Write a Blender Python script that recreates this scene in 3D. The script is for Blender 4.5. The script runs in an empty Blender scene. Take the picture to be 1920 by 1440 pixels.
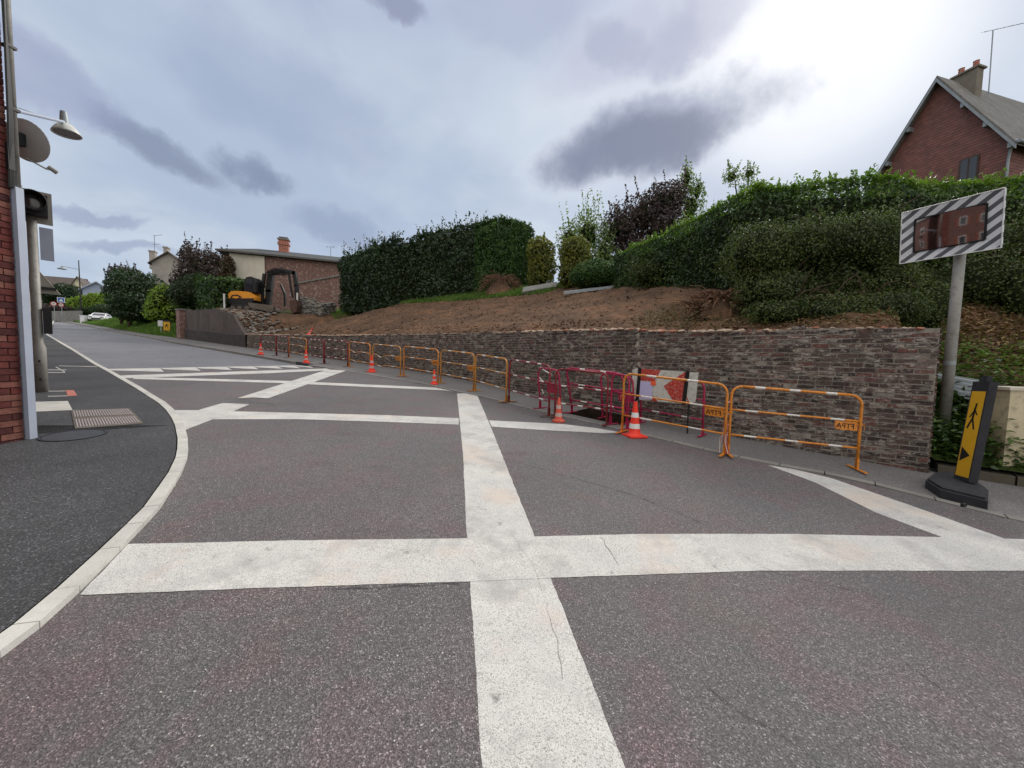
import bpy, math, random
import numpy as np
from mathutils import Vector, Matrix
random.seed(7); RNG = np.random.default_rng(11)
S = bpy.context.scene; COL = S.collection
rad = math.radians
# ---------------------------------------------------------------- camera model (used to survey the site from the photo)
FPX, CX, CY = 721., 960., 720.
PT, RO, EYE = rad(3.65), 0.023, 1.6
GA, GB = -0.033, 0.058            # the street climbs to the far left
Fv = Vector((0, math.cos(PT), -math.sin(PT))); U0 = Vector((0, math.sin(PT), math.cos(PT))); R0 = Vector((1, 0, 0))
Rv = R0*math.cos(RO) + U0*math.sin(RO); Uv = U0*math.cos(RO) - R0*math.sin(RO)
EY = Vector((0, 0, EYE))
def ray(x, y): return Fv + Rv*((x-CX)/FPX) + Uv*((CY-y)/FPX)
def plane(x, y):
    z = GA*x + GB*y
    return z if z < 8.2 else 8.2
def gp(x, y, off=0):
    d = ray(x, y); t = (EYE-off)/(GA*d.x + GB*d.y - d.z); return EY + d*t
def dp(x, y, Y):
    d = ray(x, y); return EY + d*(Y/d.y)
def vp(x, y, P, e):               # point on the vertical plane through P along direction e
    n = Vector((-e[1], e[0], 0)); d = ray(x, y)
    return EY + d*((Vector(P)-EY).dot(n)/d.dot(n))
def proj(p):
    q = Vector(p)-EY; z = q.dot(Fv); return (CX+FPX*q.dot(Rv)/z, CY-FPX*q.dot(Uv)/z)
def zat(X, Y, ty):
    lo, hi = -5, 40
    for _ in range(40):
        m = (lo+hi)/2
        if proj((X, Y, m))[1] > ty: lo = m
        else: hi = m
    return lo
cam = bpy.data.cameras.new('camera'); co = bpy.data.objects.new('camera', cam); COL.objects.link(co)
cam.sensor_fit = 'HORIZONTAL'; cam.sensor_width = 36; cam.lens = 36*FPX/1920; cam.clip_start = 0.05; cam.clip_end = 3000
M = Matrix((Rv, Uv, -Fv)).transposed().to_4x4(); M.translation = EY; co.matrix_world = M
S.camera = co
# ---------------------------------------------------------------- mesh helpers
class MB:
    def __init__(s): s.v = []; s.f = []; s.m = []
    def add(s, vs, fs, mi=0):
        o = len(s.v); s.v += [tuple(v) for v in vs]; s.f += [tuple(i+o for i in f) for f in fs]
        s.m += (mi if isinstance(mi, list) else [mi]*len(fs)); return s
    def box(s, c, ex, ey, ez, mi=0, bev=0):      # centre and three half-axis vectors
        c, ex, ey, ez = map(Vector, (c, ex, ey, ez))
        vs = [c+ex*a+ey*b+ez*d for d in (-1, 1) for b in (-1, 1) for a in (-1, 1)]
        return s.add(vs, [(0,2,3,1),(4,5,7,6),(0,1,5,4),(2,6,7,3),(0,4,6,2),(1,3,7,5)], mi)
    def abox(s, x0, x1, y0, y1, z0, z1, mi=0):
        return s.box(((x0+x1)/2, (y0+y1)/2, (z0+z1)/2), ((x1-x0)/2,0,0), (0,(y1-y0)/2,0), (0,0,(z1-z0)/2), mi)
    def poly(s, pts, mi=0): return s.add(pts, [tuple(range(len(pts)))], mi)
    def prism(s, pts, n, mi=0):                  # polygon extruded along vector n
        n = Vector(n); k = len(pts); p = [Vector(q) for q in pts]
        return s.add(p+[q+n for q in p], [tuple(range(k))[::-1], tuple(range(k, 2*k))]+[(i, (i+1) % k, k+(i+1) % k, k+i) for i in range(k)], mi)
    def tube(s, pts, r, n=8, mi=0, cap=True):
        p = [Vector(q) for q in pts]; k = len(p); rr = r if isinstance(r, (list, tuple)) else [r]*k
        up = None; vs = []; fs = []; ms = []
        for i in range(k):
            t = ((p[min(i+1, k-1)]-p[i]).normalized() + (p[i]-p[max(i-1, 0)]).normalized())
            if t.length < 1e-6: t = p[min(i+1, k-1)]-p[max(i-1, 0)]
            t.normalize()
            if up is None: up = Vector((0, 0, 1)) if abs(t.z) < .9 else Vector((1, 0, 0))
            a = (up - t*up.dot(t)).normalized(); b = t.cross(a); up = a
            for j in range(n):
                th = 2*math.pi*j/n; vs.append(p[i]+a*(math.cos(th)*rr[i])+b*(math.sin(th)*rr[i]))
        for i in range(k-1):
            for j in range(n):
                fs.append((i*n+j, i*n+(j+1) % n, (i+1)*n+(j+1) % n, (i+1)*n+j)); ms.append(mi[i] if isinstance(mi, list) else mi)
        if cap:
            fs += [tuple(range(n))[::-1], tuple(range((k-1)*n, k*n))]; ms += [ms[0], ms[-1]]
        return s.add(vs, fs, ms)
    def lathe(s, prof, o, n=24, ax=(0,0,1), mi=0):   # prof: (radius, height)
        ax = Vector(ax).normalized(); a = Vector((1,0,0)) if abs(ax.x) < .8 else Vector((0,1,0))
        a = (a-ax*a.dot(ax)).normalized(); b = ax.cross(a); o = Vector(o); vs = []; fs = []; ms = []
        for r, h in prof:
            for j in range(n): th = 2*math.pi*j/n; vs.append(o+ax*h+a*(r*math.cos(th))+b*(r*math.sin(th)))
        for i in range(len(prof)-1):
            for j in range(n):
                fs.append((i*n+j, i*n+(j+1) % n, (i+1)*n+(j+1) % n, (i+1)*n+j)); ms.append(mi[i] if isinstance(mi, list) else mi)
        return s.add(vs, fs, ms)
    def ico(s, c, r, sq=(1,1,1), jit=.2, mi=0):
        t = 1.618; b = [(-1,t,0),(1,t,0),(-1,-t,0),(1,-t,0),(0,-1,t),(0,1,t),(0,-1,-t),(0,1,-t),(t,0,-1),(t,0,1),(-t,0,-1),(-t,0,1)]
        f = [(0,11,5),(0,5,1),(0,1,7),(0,7,10),(0,10,11),(1,5,9),(5,11,4),(11,10,2),(10,7,6),(7,1,8),(3,9,4),(3,4,2),(3,2,6),(3,6,8),(3,8,9),(4,9,5),(2,4,11),(6,2,10),(8,6,7),(9,8,1)]
        ro = Matrix.Rotation(random.random()*6, 3, Vector((random.random(), random.random(), random.random()+.1)).normalized())
        vs = []
        for q in b:
            w = ro @ (Vector(q)/1.9*(1+random.uniform(-jit, jit))); vs.append((c[0]+w.x*r*sq[0], c[1]+w.y*r*sq[1], c[2]+w.z*r*sq[2]))
        return s.add(vs, f, mi)
def obj(name, mb, mats, parent=None, smooth=False):
    me = bpy.data.meshes.new(name); off = Vector((0,0,0))
    if parent is not None:
        off = Vector(parent.get('_o', (0,0,0)))
    me.from_pydata([(v[0]-off.x, v[1]-off.y, v[2]-off.z) for v in mb.v], [], mb.f)
    mats = mats if isinstance(mats, (list, tuple)) else [mats]
    for m in mats: me.materials.append(m)
    me.polygons.foreach_set('material_index', mb.m)
    if smooth: me.polygons.foreach_set('use_smooth', [True]*len(me.polygons))
    me.validate(); me.update()
    o = bpy.data.objects.new(name, me); COL.objects.link(o)
    if parent is not None: o.parent = parent
    o['_o'] = tuple(off)
    return o
TAGGED = []
def tag(o, label=None, cat=None, group=None, kind=None):
    if label: o['label'] = label
    if cat: o['category'] = cat
    if group: o['group'] = group
    if kind: o['kind'] = kind
    return o
def thing(name, label, cat, loc=(0,0,0), group=None):
    o = bpy.data.objects.new(name, None); COL.objects.link(o); o.location = loc; o['_o'] = tuple(loc); o.empty_display_size = .2
    return tag(o, label, cat, group)
def struct(name, mb, m, smooth=False): return tag(obj(name, mb, m, None, smooth), kind='structure')
# ---------------------------------------------------------------- materials
def lin(c):
    return tuple(((x/255)/12.92 if x/255 < .04045 else ((x/255+.055)/1.055)**2.4) for x in c)
class NT:
    def __init__(s, name):
        s.m = bpy.data.materials.new(name); s.m.use_nodes = True; s.t = s.m.node_tree; s.b = s.t.nodes['Principled BSDF']; s.out = s.t.nodes['Material Output']
    def n(s, typ, **k):
        x = s.t.nodes.new(typ)
        for a, v in k.items(): setattr(x, a, v)
        return x
    def l(s, a, b): s.t.links.new(a, b)
    def co(s, out='Object', sc=None):
        c = s.n('ShaderNodeTexCoord').outputs[out]
        if sc:
            m = s.n('ShaderNodeMapping'); m.inputs['Scale'].default_value = sc; s.l(c, m.inputs[0]); c = m.outputs[0]
        return c
    def noise(s, scale, detail=4, rough=.55, vec=None, dist=0):
        x = s.n('ShaderNodeTexNoise'); x.inputs['Scale'].default_value = scale; x.inputs['Detail'].default_value = detail
        x.inputs['Roughness'].default_value = rough; x.inputs['Distortion'].default_value = dist
        s.l(vec if vec else s.co(), x.inputs['Vector']); return x.outputs['Fac']
    def vor(s, scale, vec=None, out='Distance', rnd=1):
        x = s.n('ShaderNodeTexVoronoi'); x.inputs['Scale'].default_value = scale; x.inputs['Randomness'].default_value = rnd
        s.l(vec if vec else s.co(), x.inputs['Vector']); return x.outputs[out]
    def ramp(s, fac, stops, interp='LINEAR'):
        r = s.n('ShaderNodeValToRGB'); e = r.color_ramp; e.interpolation = interp
        while len(e.elements) < len(stops): e.elements.new(.5)
        for el, (p, c) in zip(e.elements, stops):
            el.position = p; el.color = (c, c, c, 1) if isinstance(c, (int, float)) else (*c, 1)
        s.l(fac, r.inputs[0]); return r.outputs[0]
    def mix(s, f, a, b, mode='MIX'):
        x = s.n('ShaderNodeMix', data_type='RGBA', blend_type=mode)
        for i, v in ((0, f), (6, a), (7, b)):
            if isinstance(v, (int, float)): x.inputs[i].default_value = v if i == 0 else (v, v, v, 1)
            elif isinstance(v, tuple): x.inputs[i].default_value = (*v, 1)
            else: s.l(v, x.inputs[i])
        return x.outputs[2]
    def math(s, op, a, b=0, c=0):
        x = s.n('ShaderNodeMath', operation=op)
        for i, v in enumerate((a, b, c)):
            if isinstance(v, (int, float)): x.inputs[i].default_value = v
            else: s.l(v, x.inputs[i])
        return x.outputs[0]
    def bump(s, h, st=.5, d=.01):
        x = s.n('ShaderNodeBump'); x.inputs['Strength'].default_value = st; x.inputs['Distance'].default_value = d
        s.l(h, x.inputs['Height']); s.l(x.outputs[0], s.b.inputs['Normal']); return x
    def col(s, c): s.l(c, s.b.inputs['Base Color'])
    def fin(s, rough=.8, metal=0, spec=.5):
        s.b.inputs['Roughness'].default_value = rough; s.b.inputs['Metallic'].default_value = metal; s.b.inputs['Specular IOR Level'].default_value = spec
        return s.m
def simple(name, c, rough=.6, metal=0, var=.25, scale=6, spec=.4, bump=0, dirt=None):
    k = NT(name); n = k.noise(scale, 5)
    c2 = tuple(x*(1-var) for x in c); out = k.mix(k.ramp(n, [(.35, 0), (.65, 1)]), c2, c)
    if dirt: out = k.mix(k.ramp(k.noise(scale*2.7, 8, .7), [(.5, 0), (.72, 1)]), out, dirt)
    k.col(out)
    if bump: k.bump(k.noise(scale*8, 4), bump, .005)
    return k.fin(rough, metal, spec)
def boxvec(k):       # (u along the face, z) for upright faces of an object in metres
    tc = k.n('ShaderNodeTexCoord'); so = k.n('ShaderNodeSeparateXYZ'); sn = k.n('ShaderNodeSeparateXYZ')
    k.l(tc.outputs['Object'], so.inputs[0]); k.l(tc.outputs['Normal'], sn.inputs[0])
    g = k.math('GREATER_THAN', k.math('ABSOLUTE', sn.outputs[0]), .7)
    u = k.math('ADD', k.math('MULTIPLY', so.outputs[1], g), k.math('MULTIPLY', so.outputs[0], k.math('SUBTRACT', 1, g)))
    c = k.n('ShaderNodeCombineXYZ'); k.l(u, c.inputs[0]); k.l(so.outputs[2], c.inputs[1]); return c.outputs[0]
def brickmat(name, c1, c2, mort, w=.22, h=.065, ms=.012, rough=.85, pale=None, sc=1):
    k = NT(name); v = boxvec(k); b = k.n('ShaderNodeTexBrick'); k.l(v, b.inputs['Vector'])
    b.inputs['Scale'].default_value = 1; b.inputs['Brick Width'].default_value = w*sc; b.inputs['Row Height'].default_value = (h+ms)*sc
    b.inputs['Mortar Size'].default_value = ms/2*sc; b.inputs['Mortar Smooth'].default_value = .15; b.inputs['Bias'].default_value = 0
    b.inputs['Color1'].default_value = (*c1, 1); b.inputs['Color2'].default_value = (*c2, 1); b.inputs['Mortar'].default_value = (*mort, 1)
    o = k.mix(k.ramp(k.noise(14, 6, .7), [(.3, .55), (.7, 1)]), 0.0, b.outputs['Color'], 'MIX')
    o = k.mix(.45, b.outputs['Color'], o)
    if pale: o = k.mix(k.ramp(k.noise(5, 8, .75), [(.52, 0), (.64, 1)]), o, pale)
    k.col(o); k.bump(k.math('MULTIPLY', b.outputs['Fac'], -1), .6, .012); return k.fin(rough)
def leafmat(name, cols, trans=.25, rough=.45, clump=.8):
    k = NT(name); g = k.n('ShaderNodeNewGeometry'); n = len(cols)
    r = k.math('ADD', k.math('MULTIPLY', g.outputs['Random Per Island'], .34), k.math('MULTIPLY', k.noise(clump*1.6, 5), .85))
    c = k.ramp(r, [(.15+.7*i/(n-1), tuple(min(q*1.12, 1) for q in cols[i])) for i in range(n)]); k.col(c); k.fin(rough, 0, .35)
    t = k.n('ShaderNodeBsdfTranslucent'); k.l(k.mix(1., c, (1, 1.15, .6), 'MULTIPLY'), t.inputs[0])
    m = k.n('ShaderNodeMixShader'); m.inputs[0].default_value = trans; k.l(k.b.outputs[0], m.inputs[1]); k.l(t.outputs[0], m.inputs[2]); k.l(m.outputs[0], k.out.inputs[0])
    return k.m
def plateau_mat():
    k = NT('coarse aggregate asphalt')
    big = k.noise(.9, 5, .6); cell = k.vor(165, out='Color'); sp = k.n('ShaderNodeSeparateColor'); k.l(cell, sp.inputs[0])
    base = k.mix(k.ramp(big, [(.38, 0), (.62, 1)]), lin((99, 97, 98)), lin((108, 101, 101)))
    base = k.mix(k.ramp(k.noise(2.3, 6, .6), [(.5, 0), (.66, .55)]), base, lin((112, 90, 94)))
    base = k.mix(k.ramp(k.noise(1.1, 5, .6, k.co('Object', (1, 1.3, 1))), [(.56, 0), (.68, .4)]), base, lin((108, 98, 90)))
    st = k.ramp(sp.outputs[0], [(0, .5), (.6, .92), (.85, 1.2), (.96, 1.9), (1, 2.8)])
    c = k.mix(1., base, st, 'MULTIPLY')
    c2 = k.vor(260, out='Color'); s2 = k.n('ShaderNodeSeparateColor'); k.l(c2, s2.inputs[0])
    c = k.mix(1., c, k.ramp(s2.outputs[0], [(0, .6), (1, 1.3)]), 'MULTIPLY')
    c = k.mix(k.ramp(k.noise(.35, 4, .6), [(.45, 0), (.75, .45)]), c, lin((72, 70, 72)))
    c = k.mix(k.ramp(k.noise(1.4, 3, .5, k.co('Object', (.5, 1.6, 1))), [(.62, 0), (.72, .3)]), c, lin((66, 63, 65)))
    k.col(c); k.bump(k.vor(165), .6, .004); return k.fin(.75, 0, .4)
def asphalt(name, c, sp=60, var=.2, light=1.6):
    k = NT(name); cell = k.vor(sp*2, out='Color'); s_ = k.n('ShaderNodeSeparateColor'); k.l(cell, s_.inputs[0])
    b = k.mix(k.ramp(k.noise(.6, 6, .65), [(.35, 0), (.65, 1)]), tuple(x*(1-var) for x in c), tuple(x*(1+var) for x in c))
    o = k.mix(1., b, k.ramp(s_.outputs[0], [(0, .55), (.8, 1.05), (.96, light), (1, light*1.6)]), 'MULTIPLY')
    o = k.mix(k.ramp(k.noise(7, 8, .7), [(.6, 0), (.8, .35)]), o, tuple(x*1.7 for x in c))
    k.col(o); k.bump(k.vor(sp*2), .5, .004); return k.fin(.8, 0, .35)
def paint_mat():
    k = NT('worn white road paint'); cell = k.vor(230, out='Color'); s_ = k.n('ShaderNodeSeparateColor'); k.l(cell, s_.inputs[0])
    wear = k.noise(1.6, 6, .65)
    b = k.mix(k.ramp(k.noise(2.2, 5, .6), [(.35, 0), (.7, 1)]), lin((196, 195, 192)), lin((214, 212, 206)))
    f = k.ramp(k.math('ADD', s_.outputs[0], k.math('MULTIPLY', wear, .55)), [(.3, .9), (.5, .35), (.85, 0)])
    o = k.mix(f, b, lin((138, 133, 130)))
    o = k.mix(k.ramp(k.noise(1.3, 4, .55), [(.55, 0), (.68, .5)]), o, lin((204, 184, 166)))
    o = k.mix(k.ramp(k.noise(2.1, 7, .7), [(.5, 0), (.66, .7)]), o, lin((158, 156, 155)))
    o = k.mix(k.ramp(k.noise(6, 9, .8), [(.6, 0), (.68, .75)]), o, lin((116, 112, 110)))
    k.col(o); k.bump(k.vor(150), .5, .003); return k.fin(.7, 0, .3)
def soil_mat():
    k = NT('turned brown earth')
    c = k.ramp(k.noise(.8, 6, .65), [(.3, lin((84, 66, 54))), (.52, lin((106, 84, 68))), (.7, lin((134, 100, 76)))])
    c = k.mix(1., c, k.ramp(k.noise(9, 8, .75), [(.3, .6), (.7, 1.25)]), 'MULTIPLY')
    k.col(c); k.bump(k.noise(22, 8, .8), .8, .035); return k.fin(.95, 0, .1)
def oldbrick_mat():
    k = NT('weathered dark brick'); g = k.n('ShaderNodeNewGeometry')
    c = k.ramp(g.outputs['Random Per Island'], [(0, lin((62, 54, 53))), (.3, lin((82, 68, 66))), (.55, lin((96, 78, 74))), (.75, lin((92, 84, 80))), (.92, lin((112, 74, 68))), (1, lin((136, 126, 118)))])
    c = k.mix(1., c, k.ramp(k.noise(20, 8, .75), [(.3, .5), (.7, 1.35)]), 'MULTIPLY')
    c = k.mix(k.ramp(k.noise(5.5, 10, .85, k.co('Object', (1, 1, 2.2))), [(.52, 0), (.56, .8)]), c, lin((176, 169, 158)))
    c = k.mix(k.ramp(k.noise(1.1, 5, .7), [(.48, 0), (.68, .6)]), c, lin((62, 60, 54)))
    k.col(c); k.bump(k.noise(45, 6, .7), .7, .01); return k.fin(.9, 0, .2)
def tile_mat():
    k = NT('tile hung cladding'); v = boxvec(k); sp = k.n('ShaderNodeSeparateXYZ'); k.l(v, sp.inputs[0])
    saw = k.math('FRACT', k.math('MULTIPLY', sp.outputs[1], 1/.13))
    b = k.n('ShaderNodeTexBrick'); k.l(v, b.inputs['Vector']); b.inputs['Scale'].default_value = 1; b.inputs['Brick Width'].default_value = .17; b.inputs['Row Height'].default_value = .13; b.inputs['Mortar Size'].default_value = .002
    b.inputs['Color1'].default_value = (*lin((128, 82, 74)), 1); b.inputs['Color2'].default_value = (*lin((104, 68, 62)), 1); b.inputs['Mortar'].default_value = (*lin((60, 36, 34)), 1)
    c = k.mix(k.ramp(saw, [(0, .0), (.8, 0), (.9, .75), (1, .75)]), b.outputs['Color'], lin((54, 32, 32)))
    c = k.mix(k.ramp(k.noise(3, 6, .7), [(.5, 0), (.75, .4)]), c, lin((110, 92, 84)))
    k.col(c); k.bump(k.math('SUBTRACT', 1, saw), .8, .03); return k.fin(.8)
def slate_mat(name, c, moss):
    k = NT(name); b = k.n('ShaderNodeTexBrick'); k.l(k.co(), b.inputs['Vector']); b.inputs['Scale'].default_value = 1; b.inputs['Brick Width'].default_value = .3; b.inputs['Row Height'].default_value = .22; b.inputs['Mortar Size'].default_value = .006
    b.inputs['Color1'].default_value = (*c, 1); b.inputs['Color2'].default_value = (*[x*.75 for x in c], 1); b.inputs['Mortar'].default_value = (*[x*.4 for x in c], 1)
    k.col(k.mix(k.ramp(k.noise(1.5, 8, .75), [(.48, 0), (.62, .8)]), b.outputs['Color'], moss)); k.bump(b.outputs['Fac'], -.4, .01); return k.fin(.8)
def concrete(name, c, streak=0, dark=.35):
    k = NT(name); n = k.mix(k.ramp(k.noise(2.2, 8, .7), [(.3, 0), (.7, 1)]), tuple(x*.65 for x in c), c)
    if streak:
        v = k.co('Object', (1.3, 1.3, .35)); n = k.mix(k.ramp(k.noise(1.2, 9, .75, v), [(.4, 0), (.66, streak)]), n, tuple(x*dark for x in c))
    k.col(n); k.bump(k.noise(40, 6), .5, .006); return k.fin(.9, 0, .2)
m_plateau = plateau_mat(); m_far = asphalt('grey road asphalt', lin((122, 122, 127)), 40, .1, 1.3); m_paveL = asphalt('dark footpath asphalt', lin((66, 66, 68)), 60, .26, 1.9)
m_paveR = asphalt('pale footpath asphalt', lin((116, 113, 112)), 60, .12, 1.3); m_paint = paint_mat(); m_soil = soil_mat(); m_brick = oldbrick_mat()
m_kerb = concrete('kerb concrete', lin((206, 204, 197))); m_kerbd = concrete('grey kerb concrete', lin((140, 137, 132))); m_mortar = simple('grey mortar', lin((156, 149, 139)), .95, 0, .4, 12, .1, .4)
m_crumb = simple('broken cream mortar', lin((190, 168, 148)), .95, 0, .35, 9, .1, .4); m_pinkb = simple('freshly broken brick', lin((176, 120, 100)), .95, 0, .4, 9, .1, .4)
m_conc = concrete('stained concrete', lin((108, 98, 95)), .85, .45); m_stone = concrete('rubble stone', lin((140, 138, 134)))
m_red = brickmat('red facade brick', lin((104, 62, 54)), lin((82, 52, 47)), lin((116, 104, 96)))
m_gbrick = brickmat('old mottled brick', lin((138, 92, 82)), lin((110, 80, 74)), lin((140, 126, 118)), pale=lin((176, 160, 148)), sc=1.5)
m_cbrick = brickmat('chimney brick', lin((178, 98, 76)), lin((150, 84, 68)), lin((180, 160, 145)), sc=2)
m_tile = tile_mat(); m_slate = slate_mat('weathered slate', lin((122, 119, 116)), lin((94, 90, 80))); m_darkroof = simple('dark roofing', lin((72, 74, 76)), .8, 0, .3, 2); m_brownroof = slate_mat('brown roof tiles', lin((96, 84, 80)), lin((80, 76, 66)))
m_cream = simple('cream render', lin((212, 204, 188)), .9, 0, .12, 1.5, .2); m_greyrend = simple('grey render', lin((168, 160, 152)), .9, 0, .2, 1.5, .2); m_yrend = simple('pale yellow render', lin((226, 216, 184)), .9, 0, .08, 1.5, .2); m_blue = simple('pale blue boarding', lin((166, 174, 196)), .8, 0, .1, 2, .2)
m_wood = simple('grey wood', lin((108, 106, 108)), .8, 0, .3, 5); m_zinc = simple('zinc', lin((150, 156, 160)), .5, .3, .2, 3); m_black = simple('black plastic', lin((26, 26, 28)), .5, 0, .2, 4); m_rubber = simple('black rubber', lin((52, 52, 56)), .8, 0, .3, 9, .3, .3)
m_white = simple('white paint', lin((226, 226, 226)), .5, 0, .1, 6, .4, 0, lin((150, 145, 140))); m_glass = simple('dark window glass', lin((40, 44, 50)), .08, 0, .2, 2, .8)
m_orange = simple('orange barrier paint', lin((222, 138, 42)), .45, 0, .2, 9, .5, 0, lin((150, 84, 40))); m_oyel = simple('faded amber barrier paint', lin((206, 142, 58)), .5, 0, .25, 9, .5, 0, lin((128, 80, 46)))
m_redp = simple('dark red barrier paint', lin((140, 30, 42)), .5, 0, .3, 9, .5, 0, lin((90, 50, 46))); m_pink = simple('crimson pink barrier paint', lin((178, 26, 78)), .5, 0, .25, 9, .5, 0, lin((120, 40, 60))); m_rust = simple('rusty brown paint', lin((110, 52, 40)), .6, 0, .3, 9, .4, 0, lin((80, 60, 50)))
m_band = simple('white barrier band', lin((226, 222, 216)), .5, 0, .15, 12, .5, 0, lin((170, 150, 140)))
m_cone = simple('fluorescent cone red', lin((244, 62, 40)), .5, 0, .12, 9); m_conef = simple('faded cone orange', lin((214, 92, 70)), .6, 0, .2, 9, .4, 0, lin((150, 90, 80))); m_coneb = simple('cone white sleeve', lin((232, 230, 228)), .5, 0, .08, 9); m_conebd = simple('dirty cone sleeve', lin((200, 176, 168)), .6, 0, .2, 9)
m_yel = simple('yellow reflective sheet', lin((226, 172, 30)), .45, 0, .1, 5, .5); m_ink = simple('black print', lin((24, 22, 22)), .6); m_post = simple('galvanised grey post', lin((150, 148, 142)), .6, .2, .22, 4, .4, 0, lin((112, 108, 100)))
m_signback = simple('bare sign back', lin((150, 146, 136)), .6, .2, .12, 3); m_lilac = simple('pale grey painted steel', lin((166, 174, 190)), .5, .1, .1, 3); m_bark = simple('bark', lin((86, 72, 60)), .95, 0, .4, 10, .1, .6)
m_filler = simple('dark foliage filler', lin((42, 48, 30)), .95, 0, .4, 6, .05); m_amber = simple('excavator yellow', lin((228, 150, 48)), .4, 0, .12, 3); m_steel = simple('dark dirty steel', lin((44, 44, 47)), .6, .1, .3, 3, .4, 0, lin((66, 60, 54))); m_mud = simple('muddy steel', lin((112, 104, 94)), .8, .1, .3, 4)  # first material: solid dark filler added inside crowns and hedges to block light
m_sred = simple('sign red', lin((186, 62, 52)), .5, 0, .2, 8, .4, 0, lin((204, 170, 158))); m_sblue = simple('sign blue', lin((60, 100, 180)), .5); m_paper = simple('lilac paper', lin((190, 186, 222)), .8, 0, .05); m_opap = simple('orange sticker', lin((240, 100, 60)), .7, 0, .05)
L_laurel = leafmat('laurel leaves', [lin((26, 38, 22)), lin((38, 56, 28)), lin((52, 76, 36)), lin((84, 106, 48))], .2, .35)
L_topl = leafmat('sunlit laurel top leaves', [lin((52, 82, 32)), lin((82, 112, 42)), lin((118, 142, 56))], .4, .4)  # lighter copy for the hedge top, sunlight put into the leaf colour
L_dark = leafmat('dark hedge leaves', [lin((22, 36, 22)), lin((36, 54, 32)), lin((56, 76, 42))], .2, .35)
L_bush = leafmat('small bush leaves', [lin((36, 48, 28)), lin((60, 74, 38)), lin((98, 110, 58))], .3, .45)
L_conif = leafmat('conifer sprays', [lin((30, 50, 26)), lin((48, 74, 34)), lin((78, 108, 46))], .15, .6)
L_gold = leafmat('golden shrub leaves', [lin((50, 62, 28)), lin((84, 92, 38)), lin((134, 132, 52))], .3, .5)
L_pale = leafmat('pale green leaves', [lin((62, 82, 44)), lin((92, 112, 62)), lin((132, 146, 92))], .4, .45)
L_purp = leafmat('purple leaves', [lin((40, 33, 36)), lin((56, 44, 46)), lin((80, 64, 60))], .25, .45)
L_ivy = leafmat('reddish creeper leaves', [lin((54, 40, 30)), lin((82, 48, 40)), lin((66, 70, 40))], .25, .45)
L_lime = leafmat('lime hedge leaves', [lin((62, 86, 30)), lin((108, 136, 44)), lin((150, 168, 70))], .35, .5)
L_grass = leafmat('grass blades', [lin((50, 76, 30)), lin((78, 108, 44)), lin((116, 138, 66))], .35, .6, .5)
L_weed = leafmat('weed leaves', [lin((52, 76, 34)), lin((84, 112, 50)), lin((126, 144, 76))], .35, .5, 1.5)
L_dry = leafmat('dry brown litter', [lin((96, 74, 54)), lin((138, 110, 80)), lin((104, 108, 64))], .1, .8)
# ---------------------------------------------------------------- site survey: wall line, kerb lines and terrain
UX = Vector((-.77, .64, 0)).normalized(); VX = Vector((UX.y, -UX.x, 0))
def uv(x, y): return (x*UX.x+y*UX.y, x*VX.x+y*VX.y)
def xy(u, v): return (u*UX.x+v*VX.x, u*UX.y+v*VX.y)
WALL = [(5.92, 5.38), (4.06, 6.98), (1.7, 9.5), (-.3, 12.1), (-3, 14.7), (-7.5, 18.2), (-14, 22.5), (-16.8, 24.4), (-20.3, 26.8), (-25.8, 30.5)]
lv = [gp(*p) for p in ((278, 627), (218, 617), (160, 607), (110, 600))]
LINE = [(22, -5), (12, 1.4), (7.6, 4.35)] + WALL + [(p.x, p.y) for p in lv] + [(-130, 110)]
LUV = sorted(uv(*p) for p in LINE); LU = [p[0] for p in LUV]; LV = [p[1] for p in LUV]
def v0(u): return float(np.interp(u, LU, LV))
TOPY = [(336, 583), (400, 579), (436, 588), (457, 626), (620, 628), (720, 627), (860, 624), (1000, 620), (1180, 615), (1210, 619), (1450, 618), (1480, 613), (1755, 612)]
def topy(px): return float(np.interp(px, [p[0] for p in TOPY], [p[1] for p in TOPY]))
wp = []
for (a, b) in zip(WALL[:-1], WALL[1:]):
    for k in range(12):
        q = (a[0]+(b[0]-a[0])*k/12, a[1]+(b[1]-a[1])*k/12); z = 2.4
        for _ in range(4): z = zat(q[0], q[1], topy(proj((q[0], q[1], z))[0]))
        wp.append((uv(*q)[0], z))
WU = [p[0] for p in wp]; WZ = [p[1] for p in wp]
def wtop(u): return float(np.interp(u, WU, WZ))
U_R = uv(*WALL[0])[0]; U_L = uv(*WALL[-1])[0]; U_C = uv(*WALL[-3])[0]
U_CAR = uv(*gp(189, 607).xy)[0]
def sm(a, b, x): t = min(1, max(0, (x-a)/(b-a))); return t*t*(3-2*t)
def H(x, y):
    u, v = uv(x, y); t = v-v0(u)
    if t < 0: return plane(x, y)
    bx, by = xy(u, v0(u)); pz = plane(bx, by)
    w = sm(U_R+.05, U_R+.4, u)*(1-sm(U_L-.3, U_L+.4, u))
    zw = min(wtop(u), 4.7)-.07
    fl = sm(U_C-4.5, U_C+2, u)
    k = .35*(1-fl)+.10*fl; zwall = zw+k*min(t, 10.2)+.07*max(t-10.2, 0)
    if u < U_R+3: zf = pz+.12+.66*min(t, 5.0)+.07*max(t-5, 0)
    else:
        kk = 1-math.exp(-((u-U_CAR)/5.5)**2); zf = pz+.42*kk*min(t, 6)+.07*max(t-6, 0)*kk+.01*t
    return zf*(1-w)+zwall*w
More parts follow.
